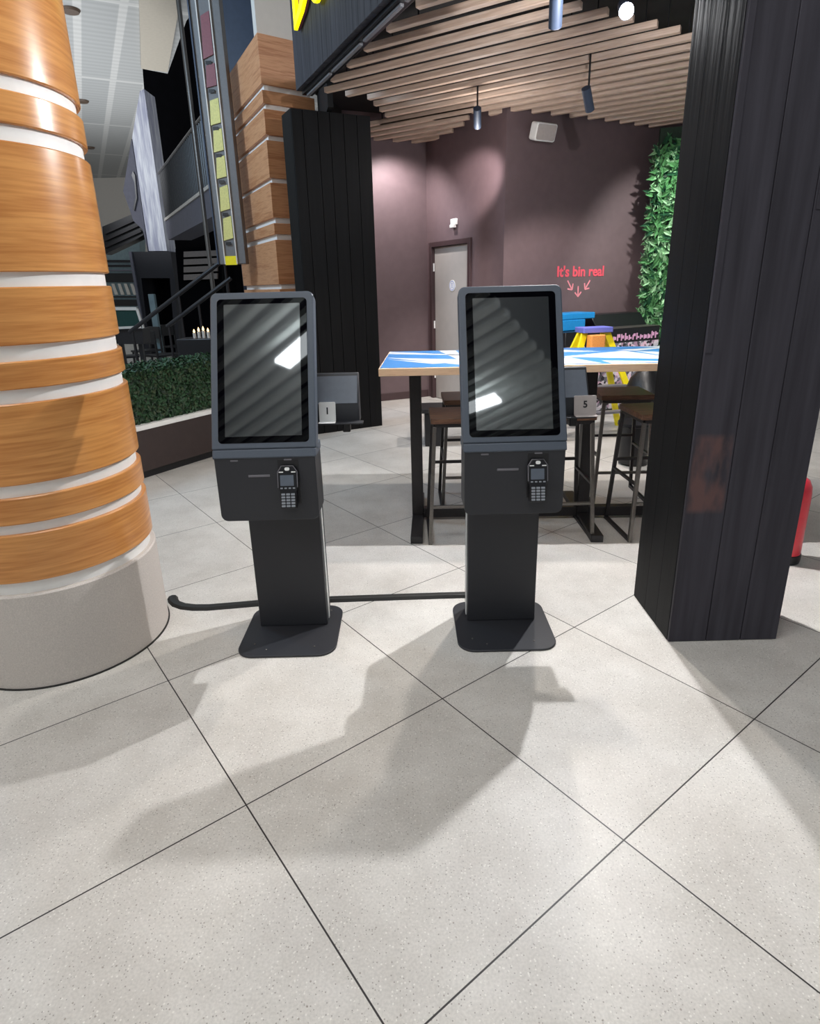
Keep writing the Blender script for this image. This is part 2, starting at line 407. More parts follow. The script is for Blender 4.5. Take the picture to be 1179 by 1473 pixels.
# skirting
struct(MB().obox(V2(A0) - nA * 0.012, dA * 1.13, nA * 0.011, Z * 0.1).build('baseboard_back', 'door_frame', bevel=0.003))
struct(MB().obox(Vector((1.11, 7.11, 0)) - nC * 0.012, dC * 2.3, nC * 0.011, Z * 0.1).build('baseboard_right', 'door_frame', bevel=0.003))
# door
d = thing('door_1', None, None, pB + dB * sD0); struct(d); off = d.location
fr = MB()
fr.obox(pB + dB * (sD0 - 0.06) - nB * 0.03, dB * 0.06, nB * 0.14, Z * (zD + 0.06))
fr.obox(pB + dB * sD1 - nB * 0.03, dB * 0.06, nB * 0.14, Z * (zD + 0.06))
fr.obox(pB + dB * sD0 - nB * 0.03 + Z * zD, dB * (sD1 - sD0), nB * 0.14, Z * 0.06)
fr.build('door_frame', 'door_frame', d, off, bevel=0.004)
lf = MB().obox(pB + dB * (sD0 + 0.004) + nB * 0.02 + Z * 0.008, dB * (sD1 - sD0 - 0.008), nB * 0.044, Z * (zD - 0.012)).build('door_leaf', 'door_grey', d, off, bevel=0.003)
for zz in (0.28, 0.95, 1.68):
    MB().tube([pB + dB * (sD0 + 0.004) + nB * 0.006 + Z * zz, pB + dB * (sD0 + 0.004) + nB * 0.006 + Z * (zz + 0.1)], 0.010, 8).build('hinge', 'white', d, off, smooth=True)
MB().obox(pB + dB * (sD1 - 0.2) + nB * 0.012 + Z * 0.98, dB * 0.14, nB * 0.01, Z * 0.025).build('door_handle', 'steel', d, off, bevel=0.004)
# black ceiling of the shop
struct(MB().hexa([(-0.79, 6.31), (1.05, 2.45), (5.6, 2.1), (5.6, 8.6), (0.2, 9.0), (-0.72, 8.2), (-0.92, 7.5)], 3.5, 3.6).build('ceiling', 'black_ceiling'))
bk = MB(); bk.obox((-0.68, 6.5, 3.13), (-0.2, 0.96, 0), (0.05, 0.012, 0), (0, 0, 0.369)); bk.obox((-0.89, 7.45, 2.9), (0.15, 0.65, 0), (0.05, -0.012, 0), (0, 0, 0.599))
struct(bk.build('wall_bulkhead', 'black_ceiling'))

# fascia over the shop line
Pf = Vector((-0.93, 6.25, 0)); df = Vector((0.43, -0.903, 0)); nf = Vector((0.903, 0.43, 0))
fa = thing('shop_fascia', 'dark ribbed sign fascia running above the shop opening, over the bar table', 'fascia', Pf + Z * 3.2); off = fa.location
f = MB()
k = 0; s0 = 0.0
while s0 < 4.3:                                    # upright cladding boards
    wd = 0.11
    f.obox(Pf + df * s0 + Z * 3.2, df * (wd - 0.004), nf * 0.05, Z * 1.4); s0 += wd; k += 1
f.obox(Pf + nf * 0.02 + Z * 3.22, df * 4.3, nf * 0.1, Z * 1.38)
f.build('cladding', 'fascia', fa, off)
MB().obox(Pf + nf * 0.05 + Z * 3.17, df * 4.3, nf * 0.10, Z * 0.05).build('soffit', 'black', fa, off, bevel=0.004)
s0 = 0.06
while s0 < 4.2:
    MB().obox(Pf + df * s0 + nf * 0.075 + Z * 3.15, df * 0.62, nf * 0.028, Z * 0.02).build('light_profile', 'led', fa, off, bevel=0.004); s0 += 0.68
# yellow outlined letters
def onF(s, z, dd=0.0): return Pf + df * s + Z * z - nf * dd
sg = thing('illuminated_letters', 'yellow outlined illuminated letters on the dark fascia above striped pillar', 'sign', onF(0.3, 3.55)); off = sg.location
def letter_ring(outer, inner, name, depth=0.06):
    m = MB(); n = len(outer)
    vs = [onF(*p, depth) for p in outer] + [onF(*p, depth) for p in inner] + [onF(*p, depth - 0.03) for p in outer] + [onF(*p, depth - 0.03) for p in inner]
    fs = []
    for i in range(n):
        j = (i + 1) % n
        fs += [(i, j, n + j, n + i), (2 * n + i, 3 * n + i, 3 * n + j, 2 * n + j), (i, 2 * n + i, 2 * n + j, j), (n + i, n + j, 3 * n + j, 3 * n + i)]
    m._add(vs, fs); return m.build(name, 'neon', sg, off)
outer = [(0.26, 3.57), (0.36, 3.6), (0.47, 3.63), (0.60, 3.70), (0.66, 3.80), (0.67, 3.95), (0.62, 4.12), (0.50, 4.2), (0.26, 4.2)]
inner = [(0.325, 3.645), (0.38, 3.66), (0.44, 3.69), (0.52, 3.75), (0.57, 3.84), (0.58, 3.95), (0.55, 4.06), (0.47, 4.12), (0.33, 4.12)]
letter_ring(outer, inner, 'letter')
MB().prism([onF(s_, z_, 0.028) for s_, z_ in outer], -nf * -0.02).build('letter_backing', 'dark_red', sg, off)
cc = [(0.86 + 0.17 * math.cos(a), 3.80 + 0.24 * math.sin(a)) for a in [2 * PI * i / 20 for i in range(20)]]
ci = [(0.86 + 0.09 * math.cos(a), 3.80 + 0.16 * math.sin(a)) for a in [2 * PI * i / 20 for i in range(20)]]
letter_ring(cc, ci, 'letter')
for (s_, z_) in ((0.30, 3.9), (0.75, 3.85)):
    MB().bar(onF(s_, z_, 0.0), onF(s_, z_, 0.04), 0.02).build('fixing', 'black', sg, off)

# ------------------------------------------------------------------ slatted ceiling
aS = math.radians(-32); eS = Vector((math.cos(aS), math.sin(aS), 0)); pS = Vector((-eS.y, eS.x, 0))
kz = (3.2 - CH) / (3.45 - CH)
def perp_al(px, py):
    P = atZ(px, py, 3.2); return P.dot(pS), P.dot(eS)
left = sorted(perp_al(*q) for q in [(600, 13), (554, 50), (526, 74), (504, 95), (480, 116), (463, 133), (496, 139), (530, 144), (539, 153)])
back = sorted(perp_al(*q) for q in [(687, 168), (754.5, 162.6), (782, 165.6), (806, 168), (832, 171), (853.7, 173), (878, 176), (899.5, 179.4), (921, 182), (940.7, 185)])
raftR = sorted(perp_al(*q) for q in [(684, 152), (671, 178), (652, 190), (634, 200), (612, 207)])
rightE = [perp_al(961, 43), perp_al(994, 51)]
def interp(tab, p):
    if p <= tab[0][0]: a, b = tab[0], tab[1]
    elif p >= tab[-1][0]: a, b = tab[-2], tab[-1]
    else:
        for a, b in zip(tab, tab[1:]):
            if a[0] <= p <= b[0]: break
    return a[1] + (b[1] - a[1]) * (p - a[0]) / max(1e-6, b[0] - a[0])
ORD = 'first second third fourth fifth sixth seventh eighth ninth tenth eleventh twelfth thirteenth fourteenth fifteenth sixteenth seventeenth eighteenth nineteenth twentieth twenty-first twenty-second twenty-third twenty-fourth twenty-fifth twenty-sixth twenty-seventh'.split()
def batten(p, a0, a1, label, group):
    m = MB(); m.box(0, a1 - a0, -0.026, 0.026, 0, 0.044)
    o = m.build('ceiling_batten', 'batten', bevel=0.004)
    h = MB()
    for hx in (0.25, a1 - a0 - 0.25): h.box(hx - 0.004, hx + 0.004, -0.004, 0.004, 0.044, 0.302)
    h.build('hanger', 'black', o)
    o.location = eS * a0 + pS * p + Z * 3.2; o.rotation_euler = (0, 0, aS)
    return tag(o, label, 'batten', group)
p0 = left[0][0]; dp = (left[-2][0] - p0) / 7.0
pj = raftR[0][0] - 0.02
i = 0; ib = 0
while True:
    p = p0 + dp * i
    if p > back[-1][0] + 0.02: break
    aR = min(rightE[0][1] + (p - rightE[0][0]) * (rightE[1][1] - rightE[0][1]) / (rightE[1][0] - rightE[0][0]), rightE[1][1] + 0.45)
    if p < pj: aL = interp(left, p)
    else: aL = interp(back, p)
    if p > back[0][0] - 0.3 and p >= pj:
        aL = max(aL, interp(back, p)) + 0.0
    batten(p, aL, aR, 'pale pine ceiling batten, %s of the main raft counting from the sign fascia end' % ORD[i], 'battens of the main ceiling raft')
    if p >= pj and p < raftR[-1][0] + 0.05:
        batten(p, interp([perp_al(532, 171), perp_al(537, 207)], p) - 0.10, interp(raftR, p), 'short pale pine ceiling batten, %s of the small raft by the door counting back' % ORD[ib], 'battens of the small ceiling raft'); ib += 1
    i += 1

# spotlights under the battens
def spot_fixture(p, aim, label, lit=False):
    p = Vector(p); aim = Vector(aim).normalized()
    t = thing('spotlight', label, 'spotlight', p, 0, 'track spotlights'); off = p
    MB().tube([p, p + Z * (3.28 - p.z)], 0.008, 8).build('stem', 'black', t, off)
    MB().lathe([(0.03, 0), (0.03, 0.03)], p + Z * (3.275 - p.z), 16).build('ceiling_plate', 'black', t, off)
    MB().tube([p - aim * 0.09, p + aim * 0.09], 0.036, 18).build('lamp_body', 'navy', t, off, smooth=True)
    MB().tube([p + aim * 0.0905, p + aim * 0.094], 0.031, 18).build('lamp_face', 'lamp' if lit else 'grey_mark', t, off)
    return t
LAMP = Vector((1.15, 3.57, 2.80))
spot_fixture((0.84, 3.82, 2.9), (0.12, 0.55, -0.7), 'dark cylindrical spotlight at the top of the photo, nearest the camera, unlit face')
spot_fixture((1.51, 5.55, 2.9), (0.35, 0.5, -0.65), 'dark cylindrical spotlight hanging in the middle of the battens above the wall lettering')
spot_fixture((0.70, 6.25, 2.95), (0.1, 0.75, -0.65), 'dark spotlight in the gap between the two batten rafts')
spot_fixture(LAMP + Vector((0.01, 0.09, 0.03)), (-0.2, -0.8, -0.42), 'bright lit spotlight shining towards the camera beside the black pillar', True)

# ------------------------------------------------------------------ round striped column
cc = Vector((-1.60, 2.482, 0)); RC = 0.412
t = thing('striped_column', 'round column of orange wood bands and white gaps on a concrete plinth', 'column', cc); off = cc
MB().lathe([(RC + 0.006, 0), (RC + 0.006, 0.412), (RC - 0.0, 0.418)], cc, 96).build('concrete_plinth', 'concrete', t, off, smooth=True)
MB().lathe([(0.395, 0.40), (0.395, 4.6)], cc, 96).build('white_core', 'white_paint', t, off, smooth=True)
bands = [(0.47, 0.665), (0.705, 0.808), (0.856, 1.152), (1.202, 1.298), (1.353, 1.546), (1.595, 1.998), (2.05, 2.148), (2.195, 2.75), (2.80, 2.90), (2.96, 3.30), (3.36, 3.5), (3.55, 4.5)]
for z0, z1 in bands:
    MB().lathe([(0.396, z0), (RC - 0.003, z0), (RC + 0.001, z0 + 0.004), (RC + 0.001, z1 - 0.004), (RC - 0.003, z1), (0.396, z1)], cc, 96).build('wood_band', 'oak', t, off, smooth=True)
# the dark ring joint at the floor
MB().lathe([(RC + 0.012, 0.0), (RC + 0.012, 0.005), (RC + 0.004, 0.006)], cc, 96).build('floor_joint', 'rubber', t, off)

# ------------------------------------------------------------------ kiosks
def make_kiosk():
    k = thing('ordering_kiosk', 'x', 'kiosk')
    b = MB().rrect((0, 0, 0), X, Y, 0.435, 0.425, 0.075, Z * 0.010, 8).build('base_plate', 'charcoal', k, bevel=0.002)
    for bx, by in ((-0.15, -0.12), (-0.09, -0.165), (0.12, -0.15), (0.16, 0.16)):
        MB().lathe([(0.004, 0.010), (0.004, 0.0125), (0.002, 0.0135)], (bx, by, 0), 10).build('bolt', 'steel', b)
    MB().box(-0.158, 0.158, 0.03, 0.150, 0.010, 0.93).build('post', 'charcoal', k, bevel=0.004)
    for sx in (-1, 1):
        MB().box(min(sx * 0.158, sx * 0.1615), max(sx * 0.158, sx * 0.1615), 0.072, 0.094, 0.02, 0.635).build('side_strip', 'white', k)
    # lower housing
    h = MB()
    h.rrect((0, -0.205, 0.770), X, Z, 0.392, 0.268, (0.004, 0.004, 0.028, 0.028), Y * 0.15, 6)
    hb = h.build('lower_housing', 'charcoal', k, bevel=0.003)
    tau = math.radians(21.0)
    n = Vector((0, -math.cos(tau), math.sin(tau))); up = Vector((0, math.sin(tau), math.cos(tau)))
    P = Vector((0, -0.198, 0.932))                     # lower front edge of the head
    # sloped collar between head and housing
    MB().prism([Vector((-0.2, 0, 0)) + P - up * 0.003, Vector((-0.2, 0, 0)) + P - up * 0.034, Vector((-0.2, -0.205, 0.896)), Vector((-0.2, -0.06, 0.896)), Vector((-0.2, -0.06, 0.93))], X * 0.4).build('collar', 'charcoal_lit', k, bevel=0.003)
    MB().box(-0.15, 0.15, -0.055, 0.14, 0.66, 0.96).build('neck', 'charcoal', k, bevel=0.004)
    H = 0.617
    c = P + up * (H / 2)
    head = MB().rrect(c, X, up, 0.405, H, (0.026, 0.026, 0.006, 0.006), -n * 0.062, 8).build('screen_head', 'charcoal_lit', k, bevel=0.005, seg=3)
    MB().rrect(c + up * -0.002 + n * 0.0015, X, up, 0.352, 0.568, 0.016, -n * 0.004, 6).build('screen_border', 'bezel', k, bevel=0.001)
    MB().rrect(c + n * 0.0022, X, up, 0.297, 0.520, 0.001, -n * 0.003, 2).build('display', 'display', k)
    MB().rrect(c - n * 0.062 + up * 0.02, X, up, 0.30, 0.42, 0.02, -n * 0.035, 4).build('rear_housing', 'charcoal', k, bevel=0.004)
    # receipt slot, small locks
    MB().box(-0.069, 0.015, -0.2075, -0.204, 0.820, 0.829).build('receipt_slot', 'grey_mark', k, bevel=0.001)
    for lx in (-0.118, 0.09):
        MB().rrect((lx, -0.2065, 0.888), X, Z, 0.03, 0.006, 0.002, Y * 0.003).build('lock_tab', 'grey_mark', k)
    # payment terminal
    rc = MB().rrect((0.09, -0.2062, 0.797), X, Z, 0.082, 0.182, 0.003, Y * 0.004).build('terminal_recess', 'black', k)
    ca, sa = math.cos(0.22), math.sin(0.22)
    tu = Vector((0, sa, ca)); tn = Vector((0, -ca, sa)); tc = Vector((0.087, -0.222, 0.79))
    pts = [(-0.037, -0.01), (-0.037, 0.052), (-0.022, 0.076), (0.022, 0.076), (0.037, 0.052), (0.037, -0.01), (0.031, -0.03), (0.031, -0.092), (-0.031, -0.092), (-0.031, -0.03)]
    T = lambda x, y, d=0: tc + X * x + tu * y + tn * d
    tm = MB().prism([T(x, y, 0.012) for x, y in pts], -tn * 0.03).build('card_terminal', 'black', k, bevel=0.003)
    MB().prism([T(x * 1.06, y, 0.011) for x, y in pts[:6]], -tn * 0.006).build('terminal_rim', 'grey_mark', tm, bevel=0.001)
    MB().rrect(T(-0.002, 0.018, 0.0135), X, tu, 0.052, 0.042, 0.002, -tn * 0.002).build('terminal_screen', 'tray_top', tm)
    MB().lathe([(0.009, 0), (0.009, 0.002), (0.006, 0.003)], (0, 0, 0), 16)
    MB().rrect(T(0, 0.063, 0.014), X, tu, 0.019, 0.013, 0.006, -tn * 0.003, 6).build('terminal_button', 'white', tm)
    for sx in (-1, 1):
        MB().rrect(T(sx * 0.024, 0.051, 0.0135), X, tu, 0.017, 0.004, 0.001, -tn * 0.002).build('terminal_light', 'white', tm)
    for q in range(4):
        MB().rrect(T(-0.024 + q * 0.016, -0.012, 0.0145), X, tu, 0.009, 0.005, 0.001, -tn * 0.003, 2).build('function_key', 'key', tm)
    for ry in range(5):
        for rx in range(3):
            MB().rrect(T(-0.019 + rx * 0.019, -0.036 - ry * 0.0115, 0.0145), X, tu, 0.0145, 0.0075, 0.0015, -tn * 0.003, 2).build('keypad_key', 'key', tm)
    # tray for number stands on the right-hand side
    tr = MB()
    tr.prism([Vector((0.165, 0.06, 0.968)), Vector((0.165, 0.06, 1.05)), Vector((0.165, 0.135, 1.17)), Vector((0.165, 0.15, 1.17)), Vector((0.165, 0.15, 0.968))], X * 0.19)
    tro = tr.build('side_tray', 'charcoal', k, bevel=0.004)
    MB().prism([Vector((0.172, 0.0592, 1.053)), Vector((0.172, 0.134, 1.168)), Vector((0.172, 0.1355, 1.167)), Vector((0.172, 0.0605, 1.052))], X * 0.176).build('tray_slope_lit', 'tray_top', tro)  # thin sheet over the tray's slope, light painted into its colour
    MB().box(0.18, 0.372, 0.01, 0.06, 0.972, 0.978).build('tray_ledge', 'charcoal', tro, bevel=0.001)
    MB().box(0.28, 0.312, 0.07, 0.12, 0.925, 0.968).build('tray_bracket', 'black', tro, bevel=0.004)
    return k
kr = make_kiosk()
kr.location = (0.411, 2.455, 0)
kl = copy_tree(kr)
kl.location = (-0.562, 2.455, 0)
tag(kl, 'left black touchscreen ordering kiosk, standing nearest the round striped column', 'kiosk', 'ordering kiosks')
tag(kr, 'right black touchscreen ordering kiosk, standing in front of the blue bar table', 'kiosk', 'ordering kiosks')

# number cards on the trays
def text_mesh(body, size, extrude=0.001, bold=0.0, shear=0.0):
    cu = bpy.data.curves.new('t', 'FONT'); cu.body = body; cu.size = size; cu.extrude = extrude; cu.offset = bold; cu.shear = shear
    cu.align_x = 'CENTER'; cu.align_y = 'CENTER'; cu.resolution_u = 4
    ob = bpy.data.objects.new('t', cu); COL.objects.link(ob)
    dg = bpy.context.evaluated_depsgraph_get(); dg.update()
    me = bpy.data.meshes.new_from_object(ob.evaluated_get(dg))
    bpy.data.objects.remove(ob); return me
def card(x, y, z, w, h, num, label, mat, rz):
    t = thing('number_card', label, 'number card', (x, y, z), rz, 'table number cards')
    tilt = 0.16; up = Vector((0, math.sin(tilt), math.cos(tilt)))
    n = Vector((0, -math.cos(tilt), math.sin(tilt)))
    MB().rrect(up * (h / 2 + 0.002), X, up, w, h, 0.006, -n * 0.004).build('card_face', mat, t, bevel=0.0008)
    MB().rrect((0, -0.016, 0.0005), X, Y, w, 0.036, 0.004, Z * 0.003).build('card_foot', 'white' if mat == 'white' else 'card', t, bevel=0.0008)
    me = text_mesh(num, h * 0.48, 0.0004, 0.001); me.materials.append(MT['black'])
    q = bpy.data.objects.new('numeral', me); COL.objects.link(q); q.parent = t
    q.location = up * (h * 0.56) + n * 0.0008
    q.rotation_euler = (PI / 2 - tilt, 0, 0)
    return t
card(0.411 + 0.335, 2.455 + 0.040, 0.978, 0.094, 0.082, '5', 'beige number 5 card on the right kiosk side tray', 'card', 0.0)
card(-0.562 + 0.222, 2.455 + 0.040, 0.978, 0.07, 0.082, '1', 'small white number card on the left kiosk side tray', 'white', 0.0)

# cable cover on the floor
pts = [(-1.252, 2.80), (-1.235, 2.765), (-1.205, 2.73), (-1.16, 2.703), (-1.10, 2.688), (-1.03, 2.685), (-0.9, 2.70), (-0.79, 2.714), (-0.60, 2.724), (-0.40, 2.735), (-0.1, 2.741), (0.16, 2.745), (0.30, 2.745)]
m = MB(); vs = []; fs = []
prof = [(-0.026, 0.0), (-0.016, 0.014), (0.0, 0.018), (0.016, 0.014), (0.026, 0.0)]
for i, p in enumerate(pts):
    a = Vector(pts[max(0, i - 1)]); b = Vector(pts[min(len(pts) - 1, i + 1)]); tg = (b - a).normalized(); nn = Vector((-tg.y, tg.x))
    for dx, dz in prof: vs.append(Vector((p[0] + nn.x * dx, p[1] + nn.y * dx, dz + 0.0005)))
K = len(prof)
for i in range(len(pts) - 1):
    for j in range(K): fs.append((i * K + j, i * K + (j + 1) % K, (i + 1) * K + (j + 1) % K, (i + 1) * K + j))
fs += [tuple(range(K)), tuple(range((len(pts) - 1) * K, len(pts) * K))]
m._add(vs, fs)
o = m.build('cable_cover', 'rubber', smooth=True); recentre(o, (-0.4, 2.73, 0)); tag(o, 'black rubber cable cover on the floor running behind both kiosks', 'cable cover')

# ------------------------------------------------------------------ black pillars
pc = Vector((1.353, 2.493, 0))
t = thing('board_pillar', 'large black board-clad pillar on the right with a scuffed brown patch', 'pillar', pc); off = pc
MB().box(1.128, 1.580, 2.300, 2.690, 0, 4.4).build('core', 'boards', t, off)
fx = [1.116, 1.281, 1.432, 1.592]
for a, b_ in zip(fx, fx[1:]):
    MB().box(a + 0.0015, b_ - 0.0015, 2.284, 2.3005, 0.002, 4.4).build('front_board', 'boards_right', t, off, bevel=0.002)
MB().box(1.44, 1.50, 2.2800, 2.2845, 1.735, 4.4).build('batten_strip', 'boards_right', t, off, bevel=0.0015)
MB().box(1.116, 1.140, 2.2792, 2.2845, 1.25, 4.4).build('corner_strip', 'boards_right', t, off, bevel=0.0015)
sy = [2.3005, 2.43, 2.56, 2.702]
for a, b_ in zip(sy, sy[1:]):
    MB().box(1.116, 1.1285, a + 0.0008, b_ - 0.0008, 0.002, 4.4).build('side_board', 'boards', t, off, bevel=0.001)
    MB().box(1.5805, 1.592, a + 0.0008, b_ - 0.0008, 0.002, 4.4).build('side_board', 'boards', t, off, bevel=0.001)

q0 = Vector((-1.015, 6.38, 0)); q1 = Vector((-0.297, 6.745, 0)); dq = (q1 - q0).normalized(); nq = Vector((-dq.y, dq.x, 0)); Lq = (q1 - q0).length
t = thing('board_pillar', 'matt black board-clad pillar behind the left kiosk beside the striped square pillar', 'pillar', (q0 + q1) / 2 + nq * 0.15); off = t.location
MB().obox(q0 + nq * 0.015, dq * Lq, nq * 0.28, Z * 3.10).build('core', 'boards', t, off)
ws = [0, 0.11, 0.26, 0.38, 0.52, 0.66, Lq]
for a, b_ in zip(ws, ws[1:]):
    MB().obox(q0 + dq * (a + 0.002), dq * (b_ - a - 0.004), nq * 0.0155, Z * 3.10).build('front_board', 'boards', t, off, bevel=0.002)

# square pillar with wood bands
w0 = Vector((-1.40, 7.07, 0)); dL = Vector((0.805, 0.593, 0)); dV = Vector((-0.4527, 0.8917, 0)); WL, WV = 0.60, 1.75
t = thing('striped_pillar', 'square pillar of wood bands and white gaps behind the black board pillar', 'pillar', w0 + dL * 0.3 + dV * 0.3); off = t.location
def ring(z0, z1, inset): return MB().obox(w0 + dL * inset + dV * inset + Z * z0, dL * (WL - 2 * inset), dV * (WV - 2 * inset), Z * (z1 - z0))
ring(0, 3.93, 0.035).build('white_core', 'white_paint', t, off)
MB().obox(w0 + dL * 0.01 + dV * 0.03 + Z * 3.93, dL * (WL - 0.02), dV * 0.12, Z * 2.6).build('upper_plaster', 'cream', t, off)
gaps = [(0.0, 0.05), (0.35, 0.40), (0.55, 0.60), (0.95, 1.0), (1.51, 1.56), (2.022, 2.08), (2.19, 2.246), (2.587, 2.634), (2.987, 3.038), (3.273, 3.323), (3.44, 3.495)]
for (a, b_), (c_, d_) in zip(gaps, gaps[1:] + [(3.93, 4)]):
    ring(b_, c_, 0.0).build('wood_band', 'oak_pillar', t, off, bevel=0.004)

# ------------------------------------------------------------------ wall fittings
def onC(s, z, d=0.0): return Vector((1.10, 7.10, 0)) + dC * s + Z * z - nC * d
Bo = lambda s, z, d=0.0: pB + dB * s + Z * z - nB * d
t = thing('wall_speaker', 'white boxy speaker high on the brown back wall', 'speaker', onC(0.39, 3.0, 0.06)); off = t.location
cs = onC(0.39, 3.0, 0.0)
MB().bar(cs, onC(0.39, 3.0, 0.07), 0.05).build('bracket', 'white', t, off)
un = (-nC * 0.95 - Z * 0.3).normalized(); uu = dC; uv = un.cross(uu).normalized()
if uv.z < 0: uv = -uv
MB().rrect(onC(0.39, 3.0, 0.17), uu, uv, 0.27, 0.17, 0.025, -un * 0.11, 5).build('cabinet', 'white', t, off, bevel=0.01)
MB().rrect(onC(0.39, 3.0, 0.17) + un * 0.002, uu, uv, 0.245, 0.145, 0.02, -un * 0.004, 5).build('grille', 'card', t, off, bevel=0.001)
# emergency light above the door
t = thing('door_sensor', 'small white sensor unit on the wall above the grey door', 'sensor', Bo(0.688, 2.2)); off = t.location
MB().obox(Bo(0.62, 2.20, 0.035), dB * 0.12, nB * 0.035, Z * 0.07).build('housing', 'white', t, off, bevel=0.008)
MB().obox(Bo(0.64, 2.165, 0.06), dB * 0.08, nB * 0.05, Z * 0.04).build('sensor_head', 'white', t, off, bevel=0.008)
# round sign on the door
t = thing('door_sign', 'round pale blue and white sign on the grey door', 'sign', Bo(0.584, 1.496, -0.02)); off = t.location
MB().tube([Bo(0.584, 1.496, -0.0199), Bo(0.584, 1.496, -0.014)], 0.068, 28).build('sign_disc', 'white', t, off)
m = MB()
for a in range(24):
    a0, a1 = 2 * PI * a / 24, 2 * PI * (a + 1) / 24
    m.prism([Bo(0.584 + r_ * math.cos(q), 1.496 + r_ * math.sin(q), -0.0135) for r_, q in ((0.05, a0), (0.05, a1), (0.058, a1), (0.058, a0))], -nB * 0.0006)
m.obox(Bo(0.566, 1.47, -0.0135), dB * 0.034, -nB * 0.0006, Z * 0.008)
m.obox(Bo(0.566, 1.49, -0.0135), dB * 0.034, -nB * 0.0006, Z * 0.008)
m.obox(Bo(0.572, 1.51, -0.0135), dB * 0.022, -nB * 0.0006, Z * 0.016)
m.build('sign_print', plain('pale_blue_print', (150, 160, 214), 0.5), t, off)
# wall lettering
t = thing('wall_lettering', "coral words It's bin real with three arrows on the brown wall", 'lettering', onC(1.14, 1.5, 0.002)); off = t.location
me = text_mesh("It's bin real", 0.16, 0.002, 0.0042, 0.0); me.materials.append(MT['pink_red'])
wd = max(v.co.x for v in me.vertices) - min(v.co.x for v in me.vertices)
me.transform(Matrix.Diagonal((0.735 / wd, 1.02, 1, 1)))
q = bpy.data.objects.new('words', me); COL.objects.link(q); q.parent = t
q.matrix_local = Matrix.Translation(onC(1.14, 1.617, 0.004) - off) @ Matrix((dC, Z, -nC)).transposed().to_4x4()
def arrow(s0, z0, s1, z1):
    m = MB(); A = onC(s0, z0, 0.003); B = onC(s1, z1, 0.003); tg = (B - A).normalized(); sd = tg.cross(nC)
    m.bar(A, B, 0.016, 0.004, nC)
    for k in (-1, 1): m.bar(B + tg * 0.006, B - tg * 0.045 + sd * 0.05 * k, 0.016, 0.004, nC)
    m.build('arrow', plain('pale_coral_arrow', (238, 150, 160), 0.5), t, off)
arrow(0.94, 1.52, 1.013, 1.42); arrow(1.11, 1.455, 1.115, 1.34); arrow(1.294, 1.518, 1.223, 1.42)

# green plant wall
def leaf_cloud(n, sampler, size, name, mats, parent, off, curl=0.3, ratio=0.35):
    vs = []; fs = []; mi = []
    for i in range(n):
        p, nn = sampler(); nn = nn.normalized()
        tg = Vector((random.gauss(0, 1), random.gauss(0, 1), random.gauss(0, 1))); tg = (tg - nn * tg.dot(nn)).normalized()
        out = (nn * random.uniform(0.2, 0.9) + tg).normalized(); sd = out.cross(nn)
        if sd.length < 1e-3: continue
        sd.normalize(); L = size * random.uniform(0.6, 1.3); w_ = L * ratio
        mid = p + out * L * 0.5 + nn * L * curl * 0.3; tip = p + out * L - nn * L * curl * 0.2
        b = len(vs); vs += [p, mid - sd * w_ * 0.5, tip, mid + sd * w_ * 0.5]
        fs.append((b, b + 1, b + 2, b + 3)); mi.append(random.randrange(len(mats)))
    me = bpy.data.meshes.new(name); me.from_pydata([v - Vector(off) for v in vs], [], fs)
    for x in mats: me.materials.append(MT[x])
    me.polygons.foreach_set('material_index', mi)
    o = bpy.data.objects.new(name, me); COL.objects.link(o); o.parent = parent; o['kind'] = 'stuff'; return o
MT['leaf1'] = plain('bright_leaf', (88, 142, 90), 0.4, var=0.2, nscale=6)
MT['leaf2'] = plain('deep_leaf', (40, 86, 58), 0.45, var=0.2, nscale=6)
MT['leaf3'] = plain('pale_leaf', (160, 202, 158), 0.4, var=0.2, nscale=6)
MT['hedge1'] = plain('hedge_leaf_dark', (28, 52, 34), 0.6, var=0.25, nscale=9)
MT['hedge2'] = plain('hedge_leaf_mid', (44, 80, 48), 0.6, var=0.25, nscale=9)
MT['hedge3'] = plain('hedge_leaf_olive', (54, 70, 42), 0.6, var=0.25, nscale=9)
g0 = Vector((2.97, 7.78, 0)); g1 = Vector((4.2, 7.5, 0)); dg = (g1 - g0).normalized(); ng = Vector((dg.y, -dg.x, 0)); Lg = (g1 - g0).length
t = thing('plant_wall', 'tall panel of artificial green leaves beside the black pillar', 'plant wall', g0 + dg * 0.5); off = t.location
MB().obox(g0, dg * Lg, -ng * 0.08, Z * 3.15).build('backing_panel', 'hedge1', t, off)
def samp():
    return g0 + dg * random.uniform(0, Lg) + Z * random.uniform(0.15, 2.98) + ng * random.uniform(0, 0.06), ng
leaf_cloud(5200, samp, 0.15, 'foliage', ['leaf1', 'leaf1', 'leaf2', 'leaf3'], t, off, ratio=0.26)
def samp2():
    return g0 + dg * random.uniform(-0.02, 0.04) + Z * random.uniform(0.15, 2.96) - ng * random.uniform(-0.05, 0.08), (-dg + ng * 0.3)
leaf_cloud(700, samp2, 0.11, 'foliage', ['leaf1', 'leaf2', 'leaf3'], t, off, ratio=0.28)

